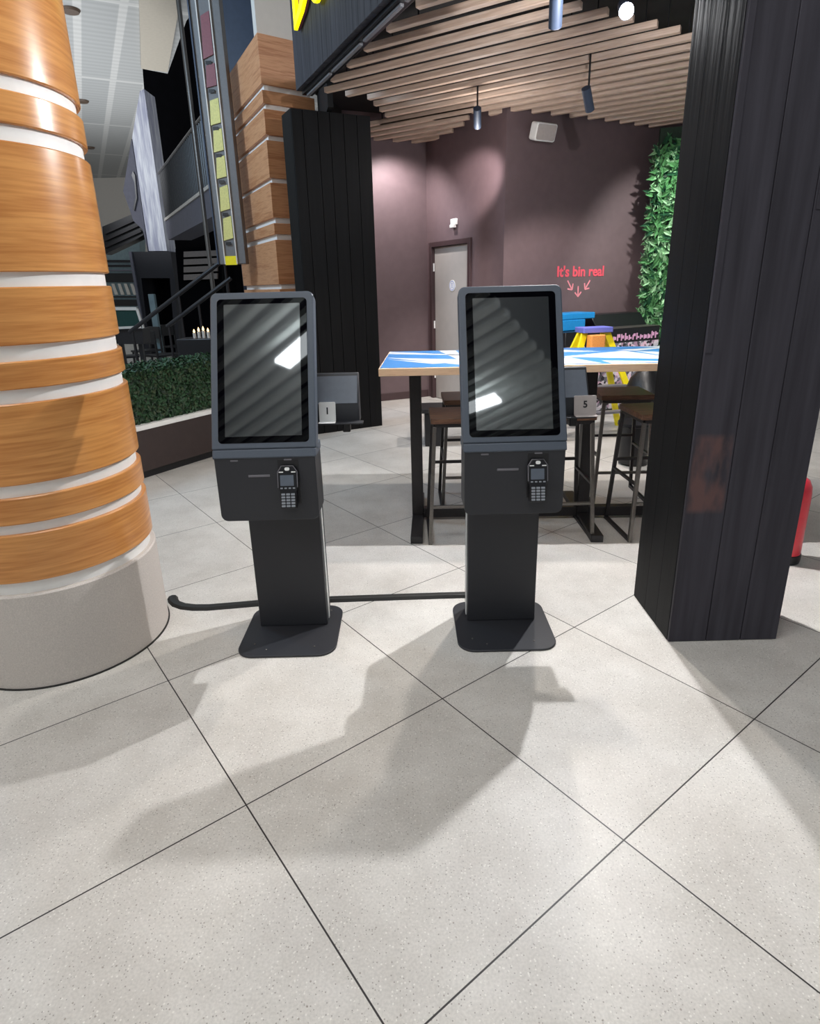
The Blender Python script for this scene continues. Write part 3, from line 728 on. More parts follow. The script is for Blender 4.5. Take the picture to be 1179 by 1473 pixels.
# ------------------------------------------------------------------ bar table
yt = math.radians(-2.5)
t = thing('bar_table', 'high bar table with a blue and white triangle patterned top', 'table', (0.05, 3.83, 0), yt)
TX0, TX1, TY0, TY1, TZ = -0.195, 2.45, -0.40, 0.50, 1.075
MB().box(TX0, TX1, TY0, TY1, TZ - 0.046, TZ - 0.002).build('table_edge', 'ply', t, bevel=0.003)
m = MB(); m.box(TX0 + 0.008, TX1 - 0.008, TY0 + 0.012, TY1 - 0.008, TZ - 0.003, TZ)
m.mi = 1
def tri(*p): m.prism([Vector((TX0 + 0.008 + a, TY0 + 0.012 + b, TZ)) for a, b in p], Z * 0.0006)
tri((0.0, 0.50), (0.52, 0.02), (0.56, 0.30)); tri((0.0, 0.86), (0.0, 0.72), (0.60, 0.52)); tri((0.02, 0.40), (0.30, 0.14), (0.40, 0.16))
tri((0.52, 0.02), (0.46, 0.87), (0.34, 0.87)); tri((0.62, 0.14), (0.9, 0.30), (0.62, 0.34)); tri((0.62, 0.6), (1.0, 0.55), (0.7, 0.7))
tri((0.8, 0.0), (1.1, 0.32), (0.92, 0.0)); tri((1.0, 0.02), (1.12, 0.35), (1.25, 0.02)); tri((1.08, 0.36), (1.55, 0.62), (1.75, 0.12)); tri((1.02, 0.62), (1.4, 0.62), (1.05, 0.84)); tri((1.28, 0.14), (1.72, 0.02), (1.3, 0.0))
tri((1.52, 0.68), (2.05, 0.86), (1.62, 0.60)); tri((1.72, 0.86), (2.3, 0.87), (2.3, 0.5)); tri((1.75, 0.12), (1.95, 0.42), (1.62, 0.58)); tri((2.0, 0.0), (2.6, 0.3), (2.6, 0.0)); tri((1.8, 0.02), (2.0, 0.3), (2.1, 0.02))
m.build('tabletop', ['table_blue', 'table_white'], t)
for lx in (0.0, 1.10, 2.2):
    lg = MB().box(lx - 0.037, lx + 0.037, -0.04, 0.04, 0.045, TZ - 0.046).build('leg', 'dark_steel', t, bevel=0.003)
    MB().box(lx - 0.037, lx + 0.037, -0.42, 0.42, 0.0, 0.045).build('foot', 'dark_steel', lg, bevel=0.003)
    MB().box(lx - 0.05, lx + 0.05, -0.3, 0.3, TZ - 0.058, TZ - 0.046).build('top_plate', 'dark_steel', lg, bevel=0.002)
MB().box(0.037, 1.063, -0.03, 0.03, 0.02, 0.085).build('beam', 'dark_steel', t, bevel=0.003)
MB().box(1.137, 2.163, -0.03, 0.03, 0.02, 0.085).build('beam', 'dark_steel', t, bevel=0.003)

# ------------------------------------------------------------------ bar stools
def make_stool():
    t = thing('bar_stool', 'x', 'stool')
    zt = 0.78; w2, d2 = 0.155, 0.155; sp = 0.04
    MB().rrect((0, 0, zt - 0.032), X, Y, 0.36, 0.35, 0.012, Z * 0.032).build('seat', 'stool_wood', t, bevel=0.003)
    fr = MB()
    for y in (-d2, d2): fr.box(-w2, w2, y - 0.011, y + 0.011, zt - 0.055, zt - 0.032)
    for x in (-w2, w2): fr.box(x - 0.011, x + 0.011, -d2, d2, zt - 0.055, zt - 0.032)
    fr.build('seat_frame', 'dark_steel', t, bevel=0.002)
    P = lambda sx, sy, z: Vector((sx * (w2 + sp * (1 - z / zt)), sy * (d2 + sp * (1 - z / zt)), z))
    for sx in (-1, 1):
        for sy in (-1, 1):
            MB().bar(P(sx, sy, 0.0), P(sx, sy, zt - 0.05), 0.022, 0.022, (0, 1, 0)).build('leg', 'steel' if sy < 0 else 'dark_steel', t, bevel=0.002)
        MB().bar(P(sx, -1, 0.012), P(sx, 1, 0.012), 0.022).build('floor_rail', 'dark_steel', t, bevel=0.002)
        MB().bar(P(sx, -1, 0.36), P(sx, 1, 0.36), 0.018).build('side_rail', 'dark_steel', t, bevel=0.002)
    MB().bar(P(-1, -1, 0.24), P(1, -1, 0.24), 0.018).build('foot_rest', 'steel', t, bevel=0.002)
    MB().bar(P(-1, 1, 0.42), P(1, 1, 0.42), 0.018).build('back_rail', 'dark_steel', t, bevel=0.002)
    return t
st = [((0.31, 3.59, 0), 0.0, 'brown-seated bar stool at the left end of the table, partly behind right kiosk'),
      ((0.915, 3.59, 0), 0.0, 'bar stool on the near side just right of the right kiosk, below card 5'),
      ((1.51, 3.56, 0), 0.05, 'bar stool nearest the black pillar with its legs half hidden by it'),
      ((1.49, 4.18, 0), -0.03, 'dark-seated bar stool tucked under the far side of table, right end'),
      ((0.42, 4.16, 0), 0.0, 'bar stool on the far side of the table behind the leftmost stool')]
s0 = make_stool()
for i, (p, a, lb) in enumerate(st):
    o = s0 if i == 0 else copy_tree(s0)
    o.location = p; o.rotation_euler = (0, 0, a); tag(o, lb, 'stool', 'bar stools around the table')

# ------------------------------------------------------------------ bin station, ladder and odd things behind the table
bc = onC(1.25, 0, 0.05)
bo = lambda s, d, z: onC(1.25 + s, z, d)
t = thing('recycling_station', 'black bin station with a pink floral front below the wall lettering', 'bin', bo(0, 0.3, 0)); off = t.location
def bbox(s0, s1, d0, d1, z0, z1): return MB().obox(bo(s0, d0, z0), dC * (s1 - s0), -nC * (d1 - d0), Z * (z1 - z0))
bbox(-0.85, 0.62, 0.06, 0.62, 0.0, 0.98).build('cabinet', 'black', t, off, bevel=0.008)
MB().prism([bo(-0.2, 0.06, 0.98), bo(-0.2, 0.06, 1.13), bo(-0.2, 0.30, 1.13), bo(-0.2, 0.42, 0.98)], dC * 0.82).build('hood', 'black', t, off, bevel=0.006)
bbox(-0.2, 0.62, 0.42, 0.62, 0.981, 0.99).build('worktop', 'steel', t, off, bevel=0.002)
bbox(-0.84, 0.61, 0.621, 0.628, 0.06, 0.82).build('printed_front', 'floral', t, off)
gl = MB()
for k in range(12):
    s = -0.14 + k * 0.062
    gl.obox(bo(s, 0.622, 0.845), dC * 0.018, -nC * 0.004, Z * random.uniform(0.05, 0.085))
    gl.obox(bo(s + 0.012, 0.622, 0.845 + random.uniform(0, 0.04)), dC * 0.035, -nC * 0.004, Z * random.uniform(0.018, 0.04))
gl.build('printed_band', 'glyph', t, off)
o = MB(); o.obox(bo(-0.78, 0.16, 0.982), dC * 0.36, -nC * 0.3, Z * 0.12); o.obox(bo(-0.78, 0.16, 1.102), dC * 0.5, -nC * 0.3, Z * 0.07)
o = o.build('storage_tub', 'blue', bevel=0.01); recentre(o, bo(-0.6, 0.3, 0.982)); tag(o, 'bright blue plastic tub on top of the black bin station', 'tub')
# step ladder
lc = Vector((1.86, 6.12, 0)); la = math.radians(12)
t = thing('step_ladder', 'yellow step ladder with a violet top cap behind the bar table', 'ladder', lc, la)
TW, BW, TH = 0.11, 0.5, 1.06
for sx in (-1, 1):
    for y0, y1 in ((-0.03, -0.28), (0.03, 0.24)):
        MB().bar((sx * TW, y0, TH), (sx * BW, y1, 0.0), 0.062, 0.028, (0, 1, 0)).build('rail', 'yellow', t, bevel=0.004)
for zz in (0.25, 0.5, 0.75):
    f_ = 1 - zz / TH; xw = TW + (BW - TW) * f_ - 0.02; yy = -0.03 - 0.25 * f_
    MB().box(-xw, xw, yy - 0.045, yy + 0.035, zz, zz + 0.024).build('tread', 'grey_mark', t, bevel=0.003)
MB().rrect((0, 0, TH - 0.03), X, Y, 0.32, 0.2, 0.02, Z * 0.05).build('top_cap', 'violet', t, bevel=0.004)
o = MB(); o.rrect((0, 0, 0), X, Y, 0.16, 0.1, 0.02, Z * 0.235); o = o.build('spray_pack', 'orange', bevel=0.006)
ob = Matrix.Rotation(la, 4, 'Z') @ Vector((-0.03, -0.11, 0.777)); o.location = lc + ob; o.rotation_euler = (0, 0, la)
tag(o, 'orange pack standing on the top tread of the yellow ladder', 'pack')
# black bags
def blob(name, c, r, seed, mat):
    rnd = random.Random(seed); bm = bmesh.new(); bmesh.ops.create_icosphere(bm, subdivisions=3, radius=1)
    fr = [(Vector((rnd.uniform(-1, 1), rnd.uniform(-1, 1), rnd.uniform(-1, 1))) * 4, rnd.uniform(0, 6)) for _ in range(6)]
    for v in bm.verts:
        n = sum(math.sin(v.co.dot(a) + b) for a, b in fr) / 6
        k = 1 + 0.22 * n
        z = v.co.z
        v.co = Vector((v.co.x * r[0] * k, v.co.y * r[1] * k, max(-0.92, z) * r[2]))
        if z > 0.7: v.co.x *= 1 - (z - 0.7) * 2.2; v.co.y *= 1 - (z - 0.7) * 2.2; v.co.z *= 1.12
    m = MB(); m.bm.free(); m.bm = bm
    o = m.build(name, mat, smooth=True); o.location = c; return o
MT['bag'] = plain('black_bin_liner', (14, 14, 16), 0.45, var=0.2, nscale=12, bump=0.5)
o = blob('rubbish_bag', (2.12, 5.35, 0.365), (0.21, 0.22, 0.40), 3, 'bag'); tag(o, 'shiny black rubbish bag on the floor beyond the bar stools', 'bag')
o = MB(); o.lathe([(0.10, 0), (0.12, 0.02), (0.135, 0.34), (0.145, 0.345), (0.145, 0.37), (0.13, 0.37)], (1.93, 5.0, 0), 24); o = o.build('waste_bin', 'black', smooth=True); recentre(o, (1.93, 5.0, 0)); tag(o, 'small round black waste bin behind the stool under the table', 'bin')
# low bench and crate seen beneath the table
t = thing('low_bench', 'dark low bench seen under the table near the door', 'bench', (0.55, 5.9, 0))
MB().box(-0.45, 0.6, -0.18, 0.18, 0.335, 0.375).build('bench_top', 'dark_steel', t, bevel=0.004)
for x in (-0.30, 0.5): MB().box(x - 0.09, x + 0.09, -0.15, 0.15, 0.0, 0.335).build('bench_leg', 'black', t, bevel=0.004)
o = MB().box(-0.2, 0.35, -0.15, 0.15, 0, 0.1).build('wooden_box', 'stool_wood', bevel=0.005); o.location = (0.58, 5.9, 0.375); tag(o, 'shallow brown wooden box lying on the low bench', 'box')

# red extinguisher behind the right pillar
t = thing('fire_extinguisher', 'red fire extinguisher standing on the floor behind the right pillar', 'extinguisher', (2.085, 3.07, 0))
MB().lathe([(0.083, 0.0), (0.086, 0.02), (0.086, 0.05), (0.080, 0.052)], (0, 0, 0), 28).build('base_ring', 'black', t, smooth=True)
MB().lathe([(0.078, 0.03), (0.082, 0.06), (0.082, 0.40), (0.078, 0.44), (0.062, 0.475), (0.035, 0.495), (0.026, 0.50)], (0, 0, 0), 28).build('cylinder_body', 'red', t, smooth=True)
MB().lathe([(0.024, 0.49), (0.024, 0.53), (0.014, 0.545)], (0, 0, 0), 16).build('valve', 'steel', t, smooth=True)
m = MB(); m.box(-0.085, 0.02, -0.012, 0.012, 0.545, 0.557); m.bar((-0.02, 0, 0.552), (-0.10, 0, 0.60), 0.022, 0.008); m.build('handle', 'black', t, bevel=0.002)
MB().tube([(-0.02, 0.0, 0.52), (-0.08, 0.02, 0.50), (-0.10, 0.03, 0.42), (-0.097, 0.03, 0.2)], 0.011, 8).build('hose', 'rubber', t, smooth=True)

# ------------------------------------------------------------------ planter and hedge
pA = Vector((-2.245, 4.892, 0)); dp_ = Vector((0.517, 0.856, 0)).normalized(); npn = Vector((-dp_.y, dp_.x, 0))
s0, s1 = -2.2, 1.72
t = thing('hedge_planter', 'long brown planter with a white ledge holding a clipped hedge', 'planter', pA); off = pA
def pbox(a, b, d0, d1, z0, z1): return MB().obox(pA + dp_ * a + npn * d0 + Z * z0, dp_ * (b - a), npn * (d1 - d0), Z * (z1 - z0))
pbox(s0, s1, 0.05, 0.85, 0, 0.07).build('toe_kick', 'black', t, off)
pbox(s0, s1, 0.0, 0.9, 0.07, 0.42).build('planter_body', 'brown_planter', t, off, bevel=0.004)
pbox(s0, s1, -0.012, 0.91, 0.421, 0.462).build('white_ledge', 'white_paint', t, off, bevel=0.004)
HZ = 0.88
pbox(s0, s1, 0.06, 0.82, 0.462, HZ - 0.03).build('hedge_core', 'hedge1', t, off)
def hs():
    if random.random() < 0.62:
        return pA + dp_ * random.uniform(s0 + 1.2, s1) + npn * random.uniform(0.05, 0.07) + Z * random.uniform(0.47, HZ), -npn
    return pA + dp_ * random.uniform(s0 + 1.2, s1) + npn * random.uniform(0.05, 0.82) + Z * random.uniform(HZ - 0.04, HZ - 0.01), Z
leaf_cloud(15000, hs, 0.045, 'hedge_leaves', ['hedge1', 'hedge2', 'hedge2', 'hedge3'], t, off, ratio=0.5)

# ------------------------------------------------------------------ atrium beyond
struct(MB().box(-30, -2.2, 2, 46, 9.0, 9.2).build('ceiling', 'atrium_ceiling'))
struct(MB().box(-30, -2, 46, 46.3, 0, 9).build('wall_far', 'cream'))
def poly(pts, Yd, depth, name, mat, label=None, cat=None, group=None, bevel=0):
    P = [atY(px, py, Yd) for px, py in pts]
    dirn = Vector((0, 1, 0)) * depth
    o = MB().prism(P, dirn).build(name, mat, bevel=bevel)
    c = sum(P, Vector()) / len(P); c.y += depth / 2; recentre(o, c)
    if label: tag(o, label, cat, group)
    return o
# tall black block behind the balcony and the gantry
o = poly([(205, 99), (241, 106), (268, 30), (340, -60), (395, -60), (395, 470), (232, 470)], 19.0, 1.5, 'wall_left', 'void'); struct(o)
struct(MB().prism([atZ(px, py, 8.9) for px, py in [(196, -160), (262, -120), (256, 20), (241, 104), (203, 99)]], Z * 0.09).build('ceiling', 'beige_soffit'))
poly([(201, 131), (207, 128), (240, 361), (214, 361), (190, 197)], 15.3, 0.6, 'streaked_panel', 'marble', 'tall streaky white cladding panel hanging in the atrium', 'panel')
o = poly([(189, 200), (200, 270), (213, 364), (205, 330), (192, 318), (177, 275)], 15.65, 0.25, 'grey_panel', 'grey_slab', 'grey return panel with a dark emblem beside the streaky white panel', 'panel')
poly([(191, 246), (194, 252), (197, 285), (193, 303), (191, 302), (195, 283), (193, 262), (189, 252)], 15.6, 0.03, 'wall_emblem', 'black', 'thin dark emblem mounted on the grey return panel', 'emblem')
# gantry: dark inclined walkway side with rails
t = thing('gantry', 'dark inclined gantry crossing behind the round column', 'gantry', atY(175, 335, 16)); off = t.location
MB().prism([atY(px, py, 16.0) for px, py in [(147, 326), (200, 304), (206, 306), (206, 338), (196, 344), (150, 366)]], Y * 0.4).build('side_panel', 'black', t, off)
for k in range(3):
    MB().bar(atY(150, 336 + k * 10, 15.95), atY(203, 312 + k * 10, 15.95), 0.05).build('rail', 'dark_steel', t, off)
# facade opposite
t = thing('far_unit', 'pale unit front with dark horizontal louvres across the atrium', 'shop unit', atY(172, 400, 22)); off = t.location
MB().prism([atY(px, py, 22.0) for px, py in [(145, 345), (200, 322), (203, 490), (160, 490)]], Y * 0.5).build('front_wall', 'teal', t, off)
for y0, y1, mm in ((374, 377.5, 'black'), (381, 384, 'black'), (388, 390, 'grey_slab'), (393, 406, 'black'), (426, 428, 'black'), (431, 440, 'dark_steel')):
    MB().prism([atY(px, py, 21.95) for px, py in [(150, y0), (198, y0), (198, y1), (150, y1)]], Y * 0.05).build('louvre', mm, t, off)
for k in range(4):
    MB().prism([atY(px, py, 21.93) for px, py in [(160 + 9 * k, 408), (164 + 9 * k, 408), (170 + 9 * k, 424), (165 + 9 * k, 424)]], Y * 0.03).build('sloping_strut', 'cream', t, off)
# games table
t = thing('games_table', 'dark green games table with pale frame near the round column', 'games table', atY(180, 490, 9.5)); off = t.location
MB().prism([atY(px, py, 9.5) for px, py in [(160, 445), (196, 445), (204, 471), (164, 471)]], Y * 0.05).build('green_panel', 'green_felt', t, off)
MB().bar(atY(158, 444, 9.5), atY(197, 444, 9.5), 0.045).build('frame_rail', 'cream', t, off)
MB().bar(atY(164, 472, 9.5), atY(205, 470, 9.5), 0.035).build('frame_rail', 'cream', t, off)
MB().bar(atY(197, 444, 9.5), atY(206, 472, 9.5), 0.035).build('frame_rail', 'cream', t, off)
MB().prism([atY(px, py, 9.55) for px, py in [(166, 473), (204, 473), (206, 495), (170, 495)]], Y * 0.3).build('cabinet', 'dark_steel', t, off)
for px in (172, 200):
    b = atY(px, 480, 9.7); MB().box(b.x - 0.03, b.x + 0.03, b.y - 0.03, b.y + 0.03, 0, b.z).build('leg', 'black', t, off)
# booth
t = thing('booth', 'tall dark booth with an open doorway below the streaky panel', 'booth', atY(220, 470, 15)); off = t.location
m = MB()
m.prism([atY(px, py, 15.0) for px, py in [(188, 362), (245, 362), (251, 400), (197, 400)]], Y * 1.2)
m.prism([atY(px, py, 15.0) for px, py in [(197, 400), (203, 400), (217, 513), (208, 513)]], Y * 1.2)
m.prism([atY(px, py, 15.0) for px, py in [(244, 400), (251, 400), (259, 512), (253, 512)]], Y * 1.2)
m.build('surround', plain('dark_blue_grey_panel', (30, 30, 38), 0.6), t, off)
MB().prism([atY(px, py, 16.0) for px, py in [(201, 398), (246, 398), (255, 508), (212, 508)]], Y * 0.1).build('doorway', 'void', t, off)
MB().bar(atY(187.5, 362, 14.97), atY(207, 478, 14.97), 0.06).build('edge_strip', 'grey_slab', t, off)
b0 = atY(224, 470, 12.0); b1 = atY(218, 423, 12.0)
o = MB().box(b1.x - 0.055, b1.x + 0.055, 11.95, 12.05, 0, b1.z).build('bollard_post', 'teal', bevel=0.01); recentre(o, (b1.x, 12.0, 0)); tag(o, 'pale grey upright post in front of the dark booth doorway', 'post')
# balcony
gA = Vector((-2.84, 10.0, 0)); dG = Vector((-0.47, 0.883, 0)).normalized(); nG = Vector((dG.y, -dG.x, 0))
def onG(px, py):
    r_ = ray(px, py); n2 = Vector((dG.y, -dG.x)); k = (n2.x * gA.x + n2.y * gA.y) / (n2.x * r_.x + n2.y * r_.y)
    return Vector((0, 0, CH)) + r_ * k
zt = onG(305, 268).z; zb = onG(310, 309).z
e0 = onG(318, 258); e1 = onG(239, 325)
e0 = Vector((e0.x, e0.y, 0)); e1 = Vector((e1.x, e1.y, 0)); Lb = (e1 - e0).length; du = (e1 - e0).normalized(); nu = Vector((-du.y, du.x, 0))
if nu.dot(Vector((1, 0, 0))) < 0: nu = -nu
t = thing('balcony', 'upper level balcony with grey edge and dark railing left of the tall sign', 'balcony', e0 + Z * zb); off = t.location
MB().obox(e0 + Z * zb, du * Lb, nu * 0.5, Z * (zt - zb)).build('slab_edge', 'grey_slab', t, off)
MB().bar(e0 + Z * (zt + 0.02), e1 + Z * (zt + 0.02), 0.05).build('edge_trim', 'cream', t, off)
hr = onG(277, 205).z
zr = zt + 0.95
MB().tube([e0 + Z * zr, e1 + Z * zr], 0.03, 8).build('handrail', 'steel', t, off)
nb = int(Lb / 0.14)
m = MB()
for k in range(nb):
    p = e0 + du * (0.07 + k * 0.14); m.bar(p + Z * zt, p + Z * zr, 0.018)
m.build('balusters', 'black', t, off)
# slatted soffit wall beneath the balcony
t = thing('slatted_screen', 'taupe slatted screen below the balcony', 'screen', atY(285, 400, 13)); off = t.location
for k in range(4):
    MB().prism([atY(px, py, 13.0) for px, py in [(264, 362 + k * 11), (312, 360 + k * 11), (312, 368 + k * 11), (264, 370 + k * 11)]], Y * 0.08).build('slat', 'taupe', t, off)
MB().prism([atY(px, py, 13.1) for px, py in [(252, 358), (318, 352), (324, 528), (268, 530)]], Y * 0.1).build('backing', 'void', t, off)
# slim steel pole
a = atY(290, 279, 9.5)
o = MB().tube([(a.x, 9.5, 0), (a.x, 9.5, 8.9)], 0.032, 12).build('steel_pole', 'steel', smooth=True); recentre(o, (a.x, 9.5, 0)); tag(o, 'slim grey steel pole in front of the dark balcony', 'pole')
# stair handrails
for (A, B, lb) in (((186, 478), (330, 367), 'upper black stair handrail rising behind the hedge'), ((240, 470), (332, 400), 'lower grey stair handrail rising behind the left kiosk')):
    a, b = atY(*A, 8.6), atY(*B, 8.6)
    t = thing('stair_handrail', lb, 'handrail', (a.x, a.y, 0), 0, 'stair handrails'); off = t.location
    MB().tube([a, b], 0.028, 10).build('rail', 'dark_steel', t, off, smooth=True)
    for f_ in (0.03, 0.5, 0.95):
        p = a.lerp(b, f_); MB().tube([(p.x, p.y, 0), p], 0.018, 8).build('post', 'dark_steel', t, off, smooth=True)
# dark chairs beyond the hedge
def make_chair():
    t = thing('dining_chair', 'x', 'chair')
    MB().rrect((0, 0, 0.45), X, Y, 0.42, 0.42, 0.04, Z * 0.03).build('seat', 'black', t, bevel=0.004)
    MB().rrect((0, 0.2, 0.78), X, Z, 0.40, 0.22, 0.05, Y * 0.025).build('backrest', 'black', t, bevel=0.004)
    for sx in (-1, 1):
        MB().bar((sx * 0.18, -0.18, 0), (sx * 0.17, -0.17, 0.45), 0.03).build('leg', 'black', t)
        MB().bar((sx * 0.18, 0.20, 0), (sx * 0.17, 0.21, 0.88), 0.03).build('leg', 'black', t)
    return t
c0 = make_chair()
for i, (px, Yd, rz, lb) in enumerate(((176, 10.6, 0.4, 'black chair beyond the hedge, first from the round column'), (207, 11.6, -0.6, 'black chair beyond the hedge, second from the round column'), (227, 10.7, 2.6, 'black chair beyond the hedge, third from the round column'), (254, 12.4, 1.2, 'black chair beyond the hedge under the lower handrail'))):
    o = c0 if i == 0 else copy_tree(c0)
    p = atY(px, 480, Yd); o.location = (p.x, Yd, 0); o.rotation_euler = (0, 0, rz); tag(o, lb, 'chair', 'dark chairs beyond the hedge')
# candle lights on a dark sideboard
b = atY(292, 486, 7.6)
o = MB().box(b.x - 0.28, b.x + 0.55, 7.45, 7.8, 0, b.z).build('sideboard', 'black', bevel=0.01); recentre(o, (b.x, 7.6, 0)); tag(o, 'dark sideboard behind the hedge beside the left kiosk', 'sideboard')
for k in range(5):
    px = 281 + k * 6.2; hgt = (0.10, 0.12, 0.13, 0.11, 0.13)[k]
    t = thing('candle_lamp', 'small glowing candle lamp on the sideboard, %s from the left' % ORD[k], 'candle lamp', (b.x - 0.1 + k * 0.057, 7.6, b.z), 0, 'candle lamps on the sideboard')
    MB().lathe([(0.019, 0), (0.019, hgt * 0.62), (0.012, hgt * 0.66)], (0, 0, 0), 12).build('candle', 'cream', t)
    MB().lathe([(0.004, hgt * 0.66), (0.014, hgt * 0.76), (0.009, hgt * 0.92), (0.001, hgt * 1.08)], (0, 0, 0), 10).build('flame_bulb', 'flame', t)
# navy column and vertical sign beside the square pillar
a = atY(330, 200, 8.9); b = atY(372, 200, 8.9)
o = MB().box(a.x - 0.05, b.x + 0.2, 9.0, 9.4, 0, 7.5).build('steel_column', 'navy', bevel=0.01); recentre(o, ((a.x + b.x) / 2, 9.2, 0)); tag(o, 'dark navy steel column behind the tall vertical sign', 'column')
Ys = 7.75
def sx_(px, py): return atY(px, py, Ys)
bl = sx_(327, 380); tl = sx_(304, 190); br = sx_(351, 375)
zbot = bl.z; x0, x1 = bl.x, br.x
t = thing('vertical_sign', 'tall narrow vertical sign with pale yellow and dark red cells', 'sign', ((x0 + x1) / 2, Ys, zbot)); off = t.location
ztop = 6.3
MB().box(x0 - 0.10, x1 + 0.02, Ys + 0.01, Ys + 0.16, zbot - 0.0, ztop).build('sign_case', 'sign_grey', t, off, bevel=0.006)
MB().box(x0 - 0.115, x0 - 0.10, Ys - 0.01, Ys + 0.17, zbot, ztop).build('case_side', 'navy', t, off)
cxs0, cxs1 = x0 - 0.01, x0 + 0.105
rows = [(14, 85, 'dark_red'), (90, 126, 'dark_red'), (140, 180, 'sign_yellow'), (184, 219, 'sign_yellow'), (223, 257, 'sign_yellow'), (265, 304, 'sign_yellow'), (310, 346, 'sign_yellow')]
for r0, r1, mm in rows:
    za = atY(300 + r1 * 0.1, r1, Ys).z; zc = atY(295 + r0 * 0.1, r0, Ys).z
    hh = zc - za
    MB().prism([Vector((cxs0, Ys - 0.004, za)), Vector((cxs1, Ys - 0.004, za + hh * 0.1)), Vector((cxs1, Ys - 0.004, zc - hh * 0.02)), Vector((cxs0 + 0.02, Ys - 0.004, zc - hh * 0.12))], Y * 0.014).build('sign_cell', mm, t, off)
    MB().box(cxs0 + 0.02, cxs1 - 0.03, Ys - 0.006, Ys - 0.004, za - 0.05, za - 0.015).build('sign_mark', 'black', t, off)
for xx in (x0 - 0.03, x0 + 0.115):
    MB().box(xx, xx + 0.012, Ys - 0.012, Ys + 0.01, zbot, ztop).build('edge_bead', 'cream', t, off)
MB().box(x0 - 0.02, x0 + 0.12, Ys - 0.01, Ys + 0.012, zbot - 0.01, zbot + 0.09).build('end_cap', 'yellow', t, off)
# ceiling fixtures of the atrium
for k, (px, py) in enumerate(((101, 14), (118, 145), (129, 212))):
    p = atZ(px, py, 8.99)
    o = MB().lathe([(0.22, -0.06), (0.26, 0.0)], p, 24).build('ceiling_downlight', plain('brown_lamp_trim', (88, 72, 60), 0.5), smooth=True); recentre(o, p)
    tag(o, 'round brown recessed downlight in the atrium ceiling, %s from the top of the photo' % ORD[k], 'downlight', 'atrium downlights')

# ------------------------------------------------------------------ walkway ceiling behind the camera (mirrored in the screens)
struct(MB().box(-7, 6, -8, 0.2, 4.55, 4.65).build('ceiling', 'black_ceiling'))
u45 = Vector((0.7071, 0.7071, 0)); v45 = Vector((0.7071, -0.7071, 0))
m = MB()
for k in range(-12, 14):
    q = 1.07 + k * 0.232; aend = 0.15 - 0.186 * (q - 1.07)
    m.obox(v45 * (q - 0.045) + u45 * (aend - 6.0) + Z * 4.2, u45 * 6.0, v45 * 0.09, Z * 0.1)
    m.box(0, 0, 0, 0, 0, 0) if False else None
o = m.build('trim_1', 'grey_slat'); struct(o)
def tube_light(a, b, w_, label):
    a, b = Vector(a), Vector(b)
    t = thing('linear_lamp', label, 'lamp', (a + b) / 2, 0, 'linear lamps over the walkway'); off = t.location
    MB().bar(a + Z * 0.05, b + Z * 0.05, 0.06, 0.05).build('housing', 'white', t, off)
    MB().bar(a, b, w_, 0.05).build('diffuser', 'tube', t, off)
    for f_ in (0.1, 0.9):
        p = a.lerp(b, f_); MB().tube([p + Z * 0.07, p + Z * (4.55 - p.z)], 0.006, 6).build('hanger', 'black', t, off)
tube_light((-1.45, -1.53, 4.0), (-0.35, -0.33, 4.0), 0.2, 'white linear lamp over the walkway mirrored in the left kiosk screen')
tube_light((1.17, -2.40, 4.0), (-0.3, -3.39, 4.0), 0.2, 'white linear lamp over the walkway mirrored in the right kiosk screen')

# ------------------------------------------------------------------ lights
def spot(name, loc, to, e, size, ang, col=(1, 1, 1), blend=0.4):
    l = bpy.data.lights.new(name, 'SPOT'); l.energy = e; l.shadow_soft_size = size; l.spot_size = math.radians(ang); l.spot_blend = blend; l.color = col
    o = bpy.data.objects.new(name, l); COL.objects.link(o); o.location = loc
    o.rotation_euler = (Vector(to) - Vector(loc)).to_track_quat('-Z', 'Y').to_euler(); return o
def area(name, loc, to, e, sx, sy, col=(1, 1, 1)):
    l = bpy.data.lights.new(name, 'AREA'); l.energy = e; l.shape = 'RECTANGLE'; l.size = sx; l.size_y = sy; l.color = col
    o = bpy.data.objects.new(name, l); COL.objects.link(o); o.location = loc
    o.rotation_euler = (Vector(to) - Vector(loc)).to_track_quat('-Z', 'Y').to_euler(); return o
def point(name, loc, e, size, col=(1, 1, 1)):
    l = bpy.data.lights.new(name, 'POINT'); l.energy = e; l.shadow_soft_size = size; l.color = col
    o = bpy.data.objects.new(name, l); COL.objects.link(o); o.location = loc; return o
point('lamp_key', LAMP - Vector((0.03, 0.12, 0.08)), 90, 0.02, (0.97, 0.98, 1.0))
spot('lamp_key_beam', LAMP - Vector((0.03, 0.12, 0.08)), (-0.3, 1.0, 0), 165, 0.02, 150, (0.98, 0.98, 1.0), 0.4)
spot('lamp_table', (0.84, 3.86, 2.78), (0.9, 4.3, 0), 120, 0.05, 130, (1.0, 0.93, 0.85))
spot('lamp_bins', (1.55, 5.6, 2.78), (2.2, 6.6, 0.2), 170, 0.05, 110, (1.0, 0.94, 0.9))
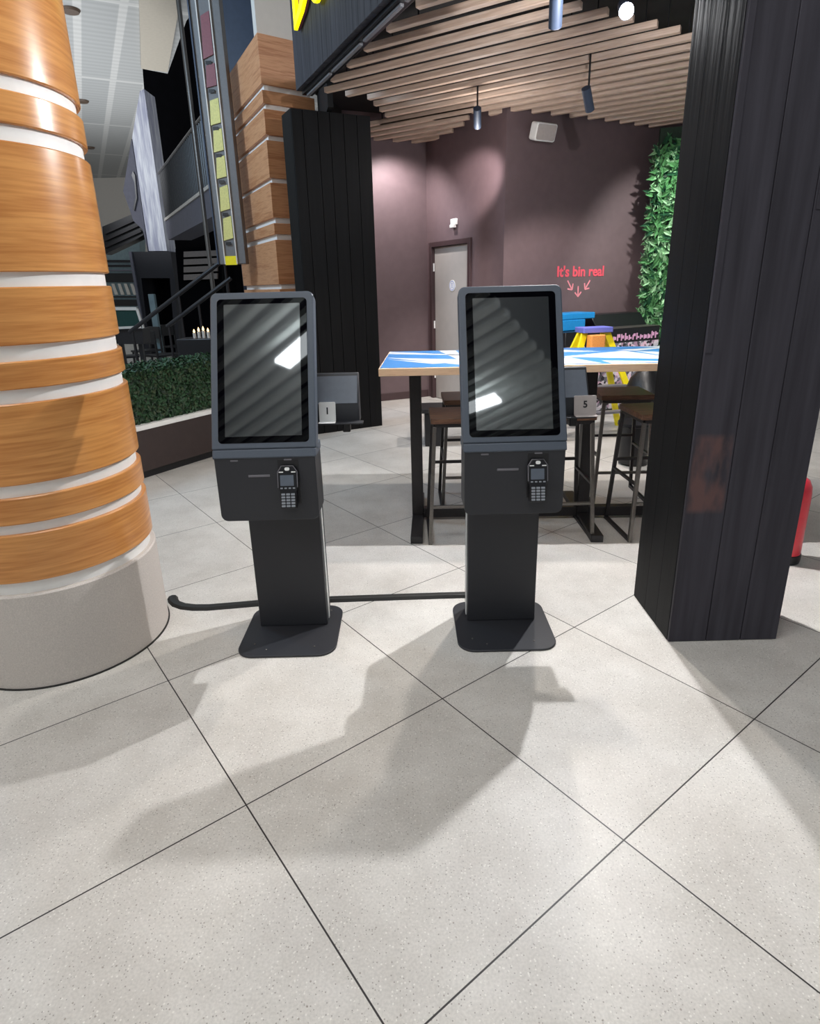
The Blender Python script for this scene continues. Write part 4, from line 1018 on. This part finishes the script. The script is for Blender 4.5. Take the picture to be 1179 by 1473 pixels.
point('batten_fill', (0.72, 6.33, 2.72), 14, 0.05, (1.0, 0.95, 0.92))  # omni light added to brighten the battens overhead
spot('lamp_door', (0.72, 6.33, 2.83), (0.87, 7.45, 2.6), 150, 0.04, 38, (1.0, 0.9, 0.9), 0.8)
spot('lamp_door_low', (0.76, 6.33, 2.83), (0.5, 7.9, 0.7), 90, 0.04, 40, (1.0, 0.95, 0.92), 0.7)
spot('lamp_wall', (-0.1, 7.85, 3.12), (-0.05, 8.4, 1.9), 100, 0.05, 120, (1.0, 0.95, 0.95), 0.8)
spot('lamp_plants', (3.2, 6.5, 3.1), (3.3, 7.7, 1.6), 150, 0.05, 90, (0.95, 1.0, 0.95), 0.6)
area('walkway_fill', (-0.6, 0.9, 4.45), (-0.4, 1.6, 0), 85, 3.0, 1.0, (1.0, 0.99, 0.98))  # added fill above the front floor, no fitting of its own
area('mall_fill', (-4.6, -0.5, 4.4), (-1.0, 2.5, 0.8), 80, 2.0, 1.0, (1.0, 0.98, 0.95))  # added fill from behind left, source out of view
area('concourse_light', (4.8, 3.6, 4.2), (2.8, 3.4, 0), 320, 2.0, 2.0, (0.93, 0.96, 1.0))
area('atrium_ceiling_fill', (-12, 21, 4.0), (-12, 22, 9), 1150, 10, 22, (0.94, 0.97, 1.0))  # added upward fill that brightens the atrium ceiling, no real fitting
area('pillar_cool_fill', (-4.3, 5.2, 4.6), (-1.8, 7.8, 2.6), 120, 1.0, 1.0, (0.55, 0.77, 1.0))  # added cool fill to grey the striped pillar's left face
spot('panel_fill', (-8.5, 9, 5.5), tuple(atY(215, 250, 15.3)), 900, 0.2, 34, (0.92, 0.95, 1.0), 0.6)  # added spot that brightens the streaky panel
wd = bpy.data.worlds.new('world'); S.world = wd; wd.use_nodes = True
bg = wd.node_tree.nodes['Background']; bg.inputs[0].default_value = (0.9, 0.95, 1.0, 1); bg.inputs[1].default_value = 0.28

S.view_settings.view_transform = 'Standard'; S.view_settings.look = 'None'
S.view_settings.exposure = 0.0; S.view_settings.gamma = 1.0; S.view_settings.use_curve_mapping = False
